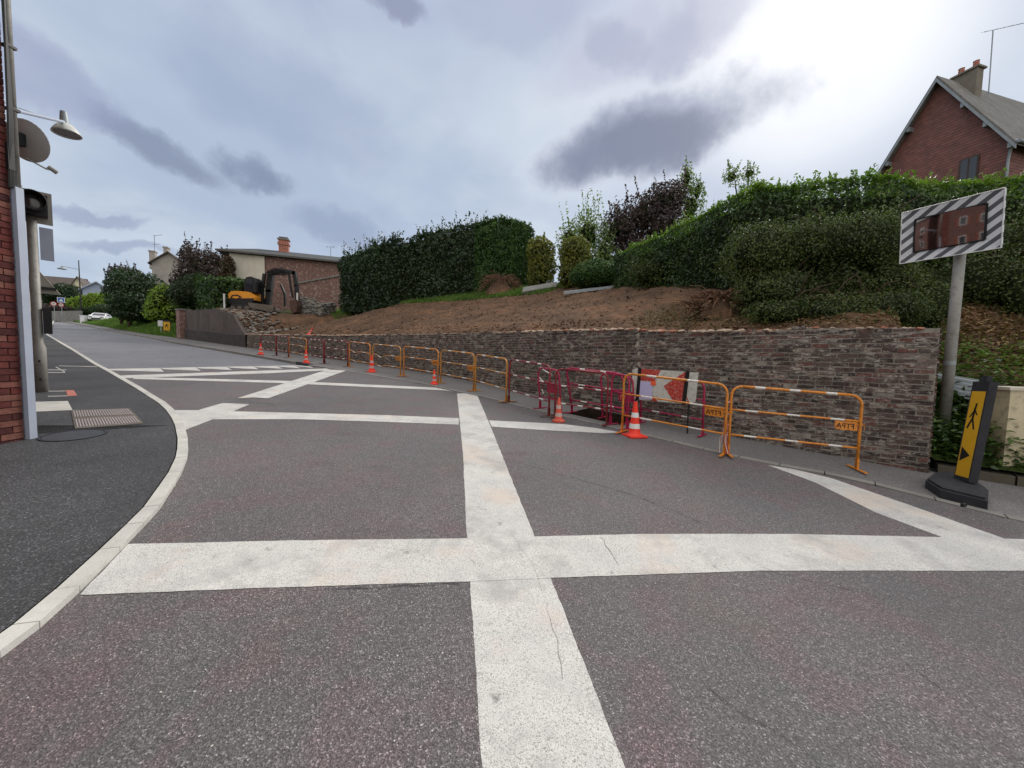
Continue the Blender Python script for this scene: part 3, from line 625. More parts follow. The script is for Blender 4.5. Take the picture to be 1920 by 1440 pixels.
BL = [((489, 665), (518, 667), 'far end dark red barrier behind the most distant cone', m_redp, None, 1.0, 0),
 ((519, 667), (541, 671), 'dark red barrier with white banded rails, second from the far end of the line', m_redp, None, 1.0, 0),
 ((542, 671), (575, 678), 'small amber barrier with yellow plate just left of the second farthest cone', m_oyel, 1, 1.0, 0),
 ((577, 678), (607, 682), 'dark red barrier just right of the second farthest cone', m_redp, None, 1.0, 0),
 ((609, 682), (652, 688), 'dark red white banded barrier left of the amber barrier with bent rail', m_redp, None, 1.04, 0),
 ((655, 688), (694, 697), 'amber barrier with kinked middle rail left of the third farthest cone', m_orange, None, 1.04, 0),
 ((699, 697), (751, 706), 'brown rusty barrier with hanging plate and dented lower rail right of the third farthest cone', m_oyel, 1, 1.04, .1),
 ((757, 706), (821, 718), 'amber barrier behind the short faded cone, plate on its right post', m_orange, 1, 1.06, 0),
 ((826, 719), (888, 733), 'amber barrier to the right of the short faded cone', m_oyel, 1, 1.06, 0),
 ((891, 734), (949, 754), 'rusty orange barrier above the top end of the long white stripe', m_oyel, None, 1.05, 0),
 ((954, 755), (1029, 781), 'dark red barrier with white bands left of the dirty cone with two pale sleeves', m_redp, None, 1.05, 0),
 ((1040, 782), (1137, 797), 'dark crimson barrier in front of the open trench', m_redp, None, 1.0, 0),
 ((1144, 797), (1176, 806), 'short crimson barrier section between trench and orange barrier', m_pink, None, 1.0, 0),
 ((1166, 811), (1357, 853), 'orange barrier in front of the red and white chevron board', m_orange, 1, 1.06, 0),
 ((1365, 853), (1606, 882), 'nearest bright orange barrier at the right end of the line', m_orange, 1, 1.05, 0)]
for i, (a, b, lab, m, pl_, h, bend) in enumerate(BL):
    nm = m
    barrier(lab, G(*a), G(*b), h, m, pl_, bands=True, bend=(.06 if 'kinked' in lab else bend), ph=.5 if 'bright orange' in lab or m in (m_redp, m_pink) else .3, pm=m_orange)
# crimson barriers dumped behind the line
for A_, B_, lab, lean, h in (((1001, 768), (1040, 778), 'tipped crimson barrier with torn plate behind the dirty cone', -.12, .95),
        ((1062, 776), (1166, 797), 'bright crimson barrier leaning on the wall behind the trench', -.3, 1.05),
        ((1120, 786), (1180, 797), 'second crimson barrier with pink plates stacked behind the trench', -.22, .98),
        ((1192, 797), (1310, 822), 'long crimson barrier standing behind the chevron board', -.04, 1.0)):
    a, b = G(*A_), G(*B_); dv = Vector((VX.x, VX.y, 0))*.25; t = barrier(lab, a+dv, b+dv, h, m_pink, None, lean=lean, ph=.3)
    if 'plate' in lab:
        ex = (b-a).normalized(); ny = Vector((ex.y, -ex.x, 0)).normalized(); q = MB(); base = a+dv+Vector((0, 0, .42))-ny*-.03; w = (b-a).length
        x0 = w*.35 if 'torn' in lab else w*.5
        q.prism([base+ex*x0, base+ex*(x0+.33), base+ex*(x0+.3)+Vector((0, 0, .2)), base+ex*x0+Vector((0, 0, .24))], ny*.01); obj('name_plate', q, m_pink, t)
# orange and white tape tied round the joint of the two orange barriers
p = G(1361, 852); q = MB()
for k in range(5):
    z = .16+.16*k; r = .045; q.tube([p+Vector((r*math.cos(a), r*math.sin(a)*.7, z+.03*math.sin(a*2+k))) for a in np.linspace(0, 6.28, 12)], .007, 5, [j % 2 for j in range(11)])
for k in range(7):
    a0 = random.uniform(0, 6); q.tube([p+Vector((.04*math.cos(a0), .04*math.sin(a0), random.uniform(.2, .7))), p+Vector((.09*math.cos(a0), .09*math.sin(a0), random.uniform(.15, .3))), p+Vector((.1*math.cos(a0+.5), .1*math.sin(a0+.5), .03))], .006, 5, k % 2)
tag(obj('warning_tape', q, [m_sred, m_band], None), 'tangled red and white tape tied round the joint of the two near orange barriers', 'tape')
p = G(1001, 768)+Vector((VX.x, VX.y, 0))*.2; q = MB(); q5 = MB(); q5.tube([p+Vector((0, 0, .95)), p+Vector((.12, 0, .86)), p+Vector((.25, -.05, .8))], .012, 5, 0); q.tube([p+Vector((-.05, 0, .75)), p+Vector((.08, 0, .62)), p+Vector((.05, .03, .45)), p+Vector((.09, 0, .35))], .014, 5, [0, 1, 0])
tt4 = thing('warning_tape', 'torn white tape hanging on the tipped crimson barrier', 'tape', p); obj('tape_strip', q, [m_band, m_redp], tt4); obj('tape_strip', q5, [m_band, m_redp], tt4)
# ---------------------------------------------------------------- cones
def cone(label, p, h, kind, tilt=0, group='traffic cones along the barrier line'):
    t = thing('traffic_cone', label, 'cone', p, group); p = Vector(p); rb_ = h*.2; ax = Vector((math.sin(tilt), 0, math.cos(tilt)))
    z = [.05, .24, .38, .56, .70, .97, 1.0]; rr = lambda f: h*(.185-.135*f); cols = [0, 1, 0, 1, 0, 0]
    if kind == 'square':
        b = MB(); s = h*.27; b.box(p+Vector((0, 0, .014)), (s*.97, s*.25, 0), (-s*.25, s*.97, 0), (0, 0, .014)); obj('base', b, m_cone, t)
        pr = [(h*.25, .028), (rr(.12), h*.1)]
    else:
        b = MB(); b.lathe([(0, .0), (h*.27, .0), (h*.27, .035), (h*.2, .05), (0, .05)], p, 24); obj('base', b, m_conef if kind == 'faded' else m_cone, t); pr = [(h*.2, .045), (rr(.12), h*.12)]
    if kind == 'faded': cols = [0, 1, 0, 1, 0, 0]
    b = MB(); b.lathe(pr+[(rr(f), h*f) for f in z[1:]]+[(h*.02, h)], p, 24, ax, [0, 0]+cols[1:]+[0]); obj('body', b, [m_conef if kind == 'faded' else m_cone, m_conebd if kind != 'square' else m_coneb], t, True)
    b = MB(); b.lathe([(h*.052, h), (h*.052, h*1.01), (h*.03, h*1.01), (h*.025, h*.9)], p, 16, ax); obj('rim', b, m_conef if kind == 'faded' else m_cone, t); return t
cone('bright red and white square based cone in front of the orange barrier, nearest of all', gp(1189, 818), .60, 'square')
cone('dirty orange cone with two pale sleeves beside the open trench', gp(1047, 791), .47, 'faded')
cone('short cone with a single grubby sleeve at the foot of the amber barriers', gp(814, 721), .46, 'round')
cone('red cone with white sleeves standing against the rusty barrier at the kink in the kerb', gp(697, 698), .62, 'round')
cone('red cone beside the kerb drain at the road ramp', gp(574, 681), .56, 'round')
cone('most distant cone at the far left end of the barrier line', gp(489, 665, .01), .56, 'round')
p = None
Xw, Yw = -11.6, 20.9; s_ = vp(577, 628, (*WALL[5], 0), (WALL[6][0]-WALL[5][0], WALL[6][1]-WALL[5][1])); cone('tilted white topped cone lying on top of the brick wall', (s_.x-.0, s_.y+.12, s_.z+.02), .42, 'round', .5)
# ---------------------------------------------------------------- chevron board
a, b = G(1190, 797)+Vector((VX.x, VX.y, 0))*.12, G(1312, 822)+Vector((VX.x, VX.y, 0))*.12; ex = Vector((b.x-a.x, b.y-a.y, 0)).normalized(); ny = Vector((ex.y, -ex.x, 0))
def cb(x, y, d=0): q = vp(x, y, a, ex); return q+ny*d
t = thing('chevron_board', 'scuffed red and white chevron board strapped behind the orange barrier', 'road sign', a)
C4 = [cb(1186, 690), cb(1309, 699), cb(1303, 759), cb(1183, 748)]
def cl_(s, w, d): return C4[0].lerp(C4[1], s).lerp(C4[3].lerp(C4[2], s), w)+ny*d
m_sw = simple('scuffed white sheeting', lin((206, 206, 196)), .6, 0, .15, 6, .4, 0, lin((150, 148, 138)))
q = MB(); q.prism([cl_(0, .06, 0), cl_(.06, 0, 0), cl_(1, 0, 0), cl_(1, .9, 0), cl_(.95, 1, 0), cl_(.04, 1, 0), cl_(0, .8, 0)], ny*-.03); obj('panel', q, m_sw, t)
q = MB()
for po in (((.13, .0), (.46, .0), (.37, .38), (.13, .38)), ((.52, .5), (.8, .03), (.81, .0), (.83, .02), (.83, .98), (.70, .98)), ((.33, .78), (.45, 1), (.33, 1)), ((.9, .98), (.86, .7), (.93, .98))): q.poly([cl_(s, w, .004) for s, w in po])
obj('chevron', q, m_sred, t)
q = MB()
for s in (.10, .83): q.prism([cl_(s, -.02, .008), cl_(s+.055, -.02, .008), cl_(s+.04, 1.03, .008), cl_(s-.015, 1.03, .008)], ny*.008)
obj('straps', q, m_black, t); q = MB().prism([cl_(.13, .40, .009), cl_(.34, .40, .009), cl_(.36, .96, .009), cl_(.13, .96, .009)], ny*.002); obj('paper_sheet', q, m_paper, t)
q = MB().prism([cl_(.32, .36, .013), cl_(.40, .36, .013), cl_(.40, .50, .013), cl_(.32, .50, .013)], ny*.002); obj('sticker', q, m_opap, t)
q = MB()
for s in (.06, .9): f = cl_(s, 1, -.05); q.tube([cl_(s, .3, -.05), f, Vector((f.x, f.y, plane(f.x, f.y)+.02))], .016, 6)
obj('leg', q, m_black, t)
# ---------------------------------------------------------------- traffic mirror
pb = dp(1765, 825, 5.78); pb = Vector((6.55, 5.78, 0)); pb.z = H(6.55, 5.78)
t = thing('traffic_mirror', 'rectangular traffic mirror in a black and white striped frame on a grey post', 'mirror', pb)
n3 = Vector((-.90, -.43, 0)).normalized(); exm = Vector((-n3.y, n3.x, 0)); exm = exm if exm.x > 0 else -exm
Am = dp(1690, 449, 6.26); 
def mz(x, y): return vp(x, y, Am, exm)
TLm, TRm, BRm, BLm = mz(1690, 403), mz(1883, 352), mz(1881, 462), mz(1690, 495)
ctr = (TLm+TRm+BRm+BLm)/4; Wm = ((TRm-TLm).length+(BRm-BLm).length)/4; Hm = ((TLm-BLm).length+(TRm-BRm).length)/4; ctr.z = (TLm.z+TRm.z+BRm.z+BLm.z)/4
tl = rad(5); nn = (n3*math.cos(tl)+Vector((0, 0, -math.sin(tl)))).normalized(); ezm = exm.cross(nn); ezm = ezm if ezm.z > 0 else -ezm
print('mirror', Wm*2, Hm*2, ctr, exm)
k = NT('striped mirror frame'); tc = k.n('ShaderNodeTexCoord'); dt = k.n('ShaderNodeVectorMath', operation='DOT_PRODUCT'); dvec = (exm*.62-ezm*.78); k.l(tc.outputs['Object'], dt.inputs[0]); dt.inputs[1].default_value = dvec
fr_ = k.math('FRACT', k.math('MULTIPLY', dt.outputs['Value'], 1/.125)); c = k.ramp(fr_, [(0, lin((214, 216, 220))), (.55, lin((84, 86, 90)))], 'CONSTANT'); c = k.mix(k.ramp(k.noise(3, 6, .7), [(.5, 0), (.75, .45)]), c, lin((140, 142, 145))); k.col(c); m_stripe = k.fin(.5)
iw, ih = Wm*.70, Hm*.62
def mp(x, y, d=0): return ctr+exm*x+ezm*y+nn*d
q = MB(); O = [(-Wm, -Hm), (Wm, -Hm), (Wm, Hm), (-Wm, Hm)]; I = [(-iw, -ih), (iw, -ih), (iw, ih), (-iw, ih)]
for i in range(4):
    j = (i+1) % 4; q.poly([mp(*O[i], .02), mp(*O[j], .02), mp(*I[j], .0), mp(*I[i], .0)]); q.poly([mp(*O[i], .02), mp(*O[j], .02), mp(*O[j], -.04), mp(*O[i], -.04)]); 
q.poly([mp(*o_, -.04) for o_ in O]); obj('striped_frame', q, m_stripe, t)
q = MB()
for i in range(4): j = (i+1) % 4; q.tube([mp(*O[i], .02), mp(*O[j], .02)], .007, 6)
obj('frame_edge', q, m_white, t)
q = MB()
for i in range(4): j = (i+1) % 4; q.tube([mp(*I[i], .008), mp(*I[j], .008)], .014, 6)
obj('mirror_gasket', q, m_black, t)
q = MB(); NX, NY = 28, 18; Rr = 2.6; vs = []
for j in range(NY+1):
    for i in range(NX+1):
        x, y = -iw+2*iw*i/NX, -ih+2*ih*j/NY; vs.append(mp(x, y, .003+(iw*iw+ih*ih-x*x-y*y)/(2*Rr)))
q.add(vs, [(j*(NX+1)+i, j*(NX+1)+i+1, (j+1)*(NX+1)+i+1, (j+1)*(NX+1)+i) for j in range(NY) for i in range(NX)])
k = NT('mirror face'); k.b.inputs['Base Color'].default_value = (.5, .48, .48, 1); m_mirror = k.fin(.07, 1); obj('mirror_face', q, m_mirror, t, True)
q = MB(); top = ctr-ezm*Hm*.5-nn*.09; q.tube([pb-Vector((0, 0, .3)), (pb.x, pb.y, ctr.z+Hm*.6)], [.068, .06], 16); obj('post', q, m_post, t, True)
pcen = Vector((pb.x, pb.y, 0)); q = MB()
for dz in (.25, -.25):
    c = ctr+ezm*dz*Hm*2; q.box((c+Vector((pb.x, pb.y, c.z)))/2, (exm*.12), (n3*.07), (0, 0, .02))
obj('bracket', q, m_zinc, t); q = MB(); q.lathe([(.0645, 0), (.0665, 0), (.0665, .06), (.0645, .06)], (pb.x, pb.y, pb.z+1.0), 16); obj('sleeve_ring', q, m_zinc, t)
# ---------------------------------------------------------------- yellow diversion beacons
def beacon(label, base, top, n, w, th_, slab=True, white=True, name='beacon_sign'):
    base, top = Vector(base), Vector(top); ez = (top-base); L = ez.length; ez.normalize(); n = Vector(n); n = (n-ez*n.dot(ez)).normalized(); ex = ez.cross(n); ex = -ex if ex.dot(Vector((1, 0, 0))) < 0 and False else ex
    t = thing(name, label, 'road sign', base, 'yellow pedestrian diversion beacons')
    def q3(x, z, d=0): return base+ex*x+ez*z+n*d
    b = MB(); b.box(q3(0, L/2), ex*w/2, n*th_/2, ez*L/2); b.box(q3(0, L+.03), ex*w*.2, n*th_*.3, ez*.04); obj('body', b, m_rubber, t)
    m = w*.08; b = MB().prism([q3(-w/2+m, .05, th_/2+.001), q3(w/2-m, .05, th_/2+.001), q3(w/2-m, L*.90, th_/2+.001), q3(-w/2+m, L*.90, th_/2+.001)], n*.002); f = obj('yellow_face', b, m_yel, t)
    b = MB(); s = w*.5; d = th_/2+.006
    def st(pts, r): 
        for (a, c) in zip(pts[:-1], pts[1:]):
            v = Vector((c[0]-a[0], c[1]-a[1])).normalized(); u_ = Vector((-v.y, v.x))*r; b.poly([q3(a[0]+u_.x, a[1]+u_.y, d), q3(c[0]+u_.x, c[1]+u_.y, d), q3(c[0]-u_.x, c[1]-u_.y, d), q3(a[0]-u_.x, a[1]-u_.y, d)])
    z = L*.52; kx = w*.36; kz = L*.26
    st([(.15*kx, z+kz), (.0, z+kz*.75)], w*.05); st([(0, z+kz*.8), (-.1*kx, z+kz*.38)], w*.06); st([(0, z+kz*.76), (.55*kx, z+kz*.55)], w*.035); st([(0, z+kz*.72), (-.65*kx, z+kz*.45)], w*.035); st([(-.1*kx, z+kz*.42), (.45*kx, z)], w*.05); st([(-.1*kx, z+kz*.42), (-.75*kx, z+kz*.02)], w*.05)
    obj('walking_man', b, m_ink, f); b = MB(); b.poly([q3(-w*.33, L*.19, d), q3(w*.25, L*.26, d), q3(-w*.33, L*.335, d)]); obj('arrow', b, m_ink, f)
    if white: b = MB(); b.box(q3(-w/2-.03*0, L*.80, -th_/2-.012), ex*w*.52, n*.008, ez*.2); obj('white_plate', b, m_white, t)
    return t
b0 = gp(1808, 921); tpv = dp(1848, 716, b0.y+.02)
bcn = beacon('leaning black and yellow beacon with walking man on a rubber foot by the wall end', b0+Vector((0, 0, .13)), tpv, (-.967, .264, 0), .225, .085)
q = MB(); f0 = [gp(1734, 916), gp(1762, 935), gp(1851, 958), gp(1852, 935), gp(1805, 902), gp(1750, 902)]
q = MB(); cx_ = sum((p_ for p_ in f0), Vector())/6; q.prism([p_+Vector((0, 0, .004)) for p_ in f0], (0, 0, .10)); tt_ = [p_.lerp(cx_, .09)+Vector((0, 0, .104)) for p_ in f0]; q.prism(tt_, (0, 0, .025))
sl3 = obj('foot_slab', q, m_rubber, bcn); q = MB(); hp = gp(1806, 957)
q.box(Vector((hp.x, hp.y, hp.z+.06))+Vector((0, -.0, 0)), (.035, .01, 0), (.0, .012, 0), (0, 0, .018)); obj('grip_hole', q, m_black, sl3)
p = gp(313.5, 630); beacon('far off yellow beacon with walking man on the grass verge by the brick pier', p+Vector((0, 0, .08)), p+Vector((0, 0, 1.35)), (.6, -.8, 0), .52, .1, white=False)
p = gp(302.5, 629); q = MB(); q.tube([p, p+Vector((0, 0, .8))], .03, 6); q.box(p+Vector((0, 0, 1.05)), (.16, .1, 0), (-.08, .12, 0), (0, 0, .25)); tag(obj('meter_box', q, m_white), 'small white box on a short post next to the far yellow beacon', 'box')
# ---------------------------------------------------------------- signal pole on the left
pp = gp(77, 738); pp.z += .03; fw = Vector((pp.x, pp.y, 0)).normalized()      # away from camera
sd = Vector((fw.y, -fw.x, 0))                                                      # to the right in the picture
ptop = dp(62, 358, pp.y)
t = thing('signal_pole', 'white grey traffic signal pole with a wide foot sleeve on the left pavement', 'traffic signal', pp); q = MB()
q.tube([pp, pp+Vector((0, 0, .85)), pp+Vector((0, 0, .95)), pp+Vector((0, 0, ptop.z-pp.z))], [.098, .098, .068, .066], 16); pole = obj('pole', q, m_post, t, True)
for z in (.25, .6): q = MB(); q.box(pp+Vector((0, 0, z))-fw*.1, sd*.015, fw*.006, (0, 0, .02)); obj('bolt', q, m_black, pole)
def pz(y): return dp(66, y, pp.y).z
hc = Vector((pp.x, pp.y, pz(386)))
q = MB(); q.box(hc+sd*.02+fw*.02, sd*.24, fw*.01, (0, 0, .30)); obj('backing_board', q, m_signback, t)
q = MB(); q.box(hc-fw*.12, sd*.20, fw*.12, (0, 0, .19)); sh = obj('signal_head', q, m_black, t)
q = MB(); q.lathe([(.15, 0), (.165, 0), (.175, .22), (.16, .22), (.15, .02)], hc+Vector((0, 0, .02))-fw*.24, 28, -fw-sd*-.1); obj('visor', q, m_black, sh, True)
q = MB(); q.lathe([(.0, .02), (.10, .012), (.15, .0)], hc+Vector((0, 0, .02))-fw*.245, 24, -fw); obj('lens', q, simple('unlit signal lens', lin((52, 46, 44)), .15, 0, .1, 4, .8), sh, True)
q = MB(); q.box(Vector((pp.x, pp.y, pz(454)))+sd*.17+fw*.02, sd*.085, fw*.012, (0, 0, (pz(424)-pz(486))/2)); obj('side_plate', q, m_lilac, t)
za, zb = pz(503), pz(548); q = MB(); c = Vector((pp.x, pp.y, 0))+fw*.09
q.prism([c+sd*-.30+Vector((0, 0, zb)), c+sd*.31+Vector((0, 0, zb)), c+sd*.04+Vector((0, 0, za))], fw*.02); q.tube([c+sd*.31+Vector((0, 0, zb)), c+sd*.04+Vector((0, 0, za)), c+sd*-.30+Vector((0, 0, zb))], .008, 5); obj('triangle_plate', q, m_signback, t)
q = MB(); z = pz(538); q.box(c-fw*.03+Vector((0, 0, z)), sd*.26, fw*.03, (0, 0, .022)); obj('clamp', q, m_black, t)
q = MB(); q.box(Vector((pp.x, pp.y, (pz(577)+pz(625))/2))+sd*.13, sd*.055, fw*.09, (0, 0, (pz(577)-pz(625))/2)); rp_ = obj('repeater_head', q, m_black, t)
# ---------------------------------------------------------------- leaf clouds
def leafmesh(name, P_, N_, size, mats, parent, midx=None, asp=.45, up=0., extra=None, jit=.7):
    n = len(P_); P_ = np.asarray(P_, float); N_ = np.asarray(N_, float)
    N_ = N_ + RNG.normal(0, jit, (n, 3)); N_[:, 2] += up; N_ /= np.linalg.norm(N_, axis=1)[:, None]+1e-9
    T = RNG.normal(0, 1, (n, 3)); T[:, 2] -= .5; T -= N_*np.sum(T*N_, 1)[:, None]; T /= np.linalg.norm(T, axis=1)[:, None]+1e-9
    Bt = np.cross(N_, T); s = (np.asarray(size)*RNG.uniform(.6, 1.25, n))[:, None]
    fold = N_*s*.12
    V = np.stack([P_-T*s*.5, P_+Bt*s*asp*.5+fold, P_+T*s*.5, P_-Bt*s*asp*.5+fold], 1).reshape(-1, 3)
    off = np.array(parent.get('_o', (0, 0, 0))) if parent is not None else 0
    me = bpy.data.meshes.new(name); ev, ef, em = ([], [], [])
    if extra is not None: ev = [tuple(v) for v in extra.v]; ef = extra.f; em = extra.m
    ne = len(ev); me.vertices.add(ne+n*4); allv = np.concatenate([np.array(ev).reshape(-1, 3), V]) if ne else V
    me.vertices.foreach_set('co', (allv-off).ravel())
    lt = [len(f) for f in ef]+[4]*n; li = [i for f in ef for i in f]; ls = np.concatenate([[0], np.cumsum(lt)[:-1]]).astype(np.int32) if lt else []
    me.loops.add(len(li)+4*n); me.loops.foreach_set('vertex_index', np.concatenate([np.array(li, np.int32), ne+np.arange(4*n, dtype=np.int32)]))
    me.polygons.add(len(lt)); me.polygons.foreach_set('loop_start', ls); me.polygons.foreach_set('loop_total', np.array(lt, np.int32))
    mi = np.concatenate([np.array(em, np.int32), np.zeros(n, np.int32) if midx is None else np.asarray(midx, np.int32)]); 
    for m in mats: me.materials.append(m)
    me.polygons.foreach_set('material_index', mi); me.update(calc_edges=True); me.validate()
    o = bpy.data.objects.new(name, me); COL.objects.link(o)
    if parent is not None: o.parent = parent; o['_o'] = tuple(parent.get('_o', (0, 0, 0)))
    return o
def wob(P_, s=1., ph=0):
    x, y, z = P_[:, 0]*s, P_[:, 1]*s, P_[:, 2]*s
    return (np.sin(x*2.1+y*1.3+z*1.7+ph)+np.sin(x*-1.3+y*2.9+z*2.3+ph*2)+.7*np.sin(x*4.3+z*5.1-y*3.7+ph)+.5*np.sin(x*8.1+y*7.3-z*9.7))/3.2
def blob_leaves(bl, dens, shell=.3, amp=.14, ws=1.2, inner=.25):
    PP, NN = [], []
    for k, (cx, cy, cz, rx, ry, rz) in enumerate(bl):
        n = int(dens*(rx*ry+ry*rz+rx*rz)*4.2); d = RNG.normal(0, 1, (n, 3)); d /= np.linalg.norm(d, axis=1)[:, None]
        r = 1-np.abs(RNG.normal(0, shell*.5, n)); m = RNG.random(n) < inner; r[m] = RNG.uniform(.45, .95, m.sum())
        q = d*np.array([rx, ry, rz]); r = r*(1+amp*wob(q+np.array([cx, cy, cz]), ws, k)*1.3); p = q*r[:, None]+np.array([cx, cy, cz])
        keep = np.ones(n, bool)
        for j, (ax, ay, az, sx, sy, sz) in enumerate(bl):
            if j != k: keep &= (((p-np.array([ax, ay, az]))/np.array([sx, sy, sz]))**2).sum(1) > .5
        nn_ = d/np.array([rx, ry, rz]); nn_ /= np.linalg.norm(nn_, axis=1)[:, None]; PP.append(p[keep]); NN.append(nn_[keep])
    return np.concatenate(PP), np.concatenate(NN)
def limbs(mb, base, tips, r0, fork=.45):
    base = Vector(base); 
    for tp_ in tips:
        tp_ = Vector(tp_); m1 = base.lerp(tp_, .35)+Vector((random.uniform(-.1, .1), random.uniform(-.1, .1), .1)); m1.x = base.x*.7+m1.x*.3; m1.y = base.y*.7+m1.y*.3; m2 = m1.lerp(tp_, .55)+Vector((random.uniform(-.15, .15), 0, .1))
        mb.tube([base, m1, m2, tp_], [r0, r0*.7, r0*.42, r0*.12], 7)
        for _ in range(3):
            q = m2.lerp(tp_, random.random()); e = q+Vector((random.uniform(-.6, .6), random.uniform(-.6, .6), random.uniform(.1, .6))); mb.tube([q, q.lerp(e, .5)+Vector((0, 0, .08)), e], [r0*.25, r0*.15, r0*.05], 5)
def coreblobs(bl, f=.62):  # solid dark cores added inside the crowns to block light
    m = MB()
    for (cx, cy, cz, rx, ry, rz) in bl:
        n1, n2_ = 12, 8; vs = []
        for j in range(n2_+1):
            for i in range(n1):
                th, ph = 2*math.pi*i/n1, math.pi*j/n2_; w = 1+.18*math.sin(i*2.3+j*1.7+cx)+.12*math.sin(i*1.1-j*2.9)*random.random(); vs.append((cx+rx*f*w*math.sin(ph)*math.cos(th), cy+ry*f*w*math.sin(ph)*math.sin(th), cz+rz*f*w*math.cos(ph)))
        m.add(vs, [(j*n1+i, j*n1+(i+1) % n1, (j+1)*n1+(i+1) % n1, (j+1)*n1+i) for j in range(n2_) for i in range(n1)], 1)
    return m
def sprigs(P0, n, hmin, hmax, per, spread=.15):   # upright shoots clothed with leaves
    PP, NN = [], []
    idx_ = RNG.integers(0, len(P0), n)
    for i in idx_:
        h = RNG.uniform(hmin, hmax); lx, ly = RNG.normal(0, spread, 2)
        for k in range(per):
            f = (k+RNG.random())/per; PP.append(P0[i]+np.array([lx*f*h+RNG.normal(0, .02), ly*f*h+RNG.normal(0, .02), f*h])); NN.append(RNG.normal(0, 1, 3))
    return np.array(PP), np.array(NN)
def tree(name, label, cat, base, bl, leaf, size, dens, r0=.12, group=None, shoots=0, sh=(.3, .8), core=.6, asp=.5, inner=.25, amp=.14, shell=.3, cmat=None, noc=False):
    t = thing(name, label, cat, base, group); P_, N_ = blob_leaves(bl, dens, shell, amp, 1.2, inner)
    if shoots:
        top = P_[(N_[:, 2] > .45)]; a, b = sprigs(top, shoots, sh[0], sh[1], 12); P_ = np.concatenate([P_, a]); N_ = np.concatenate([N_, b])
    leafmesh('crown', P_, N_, size, [leaf, cmat or m_filler], t, extra=None if noc else coreblobs(bl, core), asp=asp)
    m = MB(); limbs(m, Vector(base)-Vector((0, 0, .1)), [(b_[0]+random.uniform(-.2, .2)*b_[3], b_[1], b_[2]+b_[5]*.6) for b_ in bl], r0); obj('trunk', m, m_bark, t, True); return t
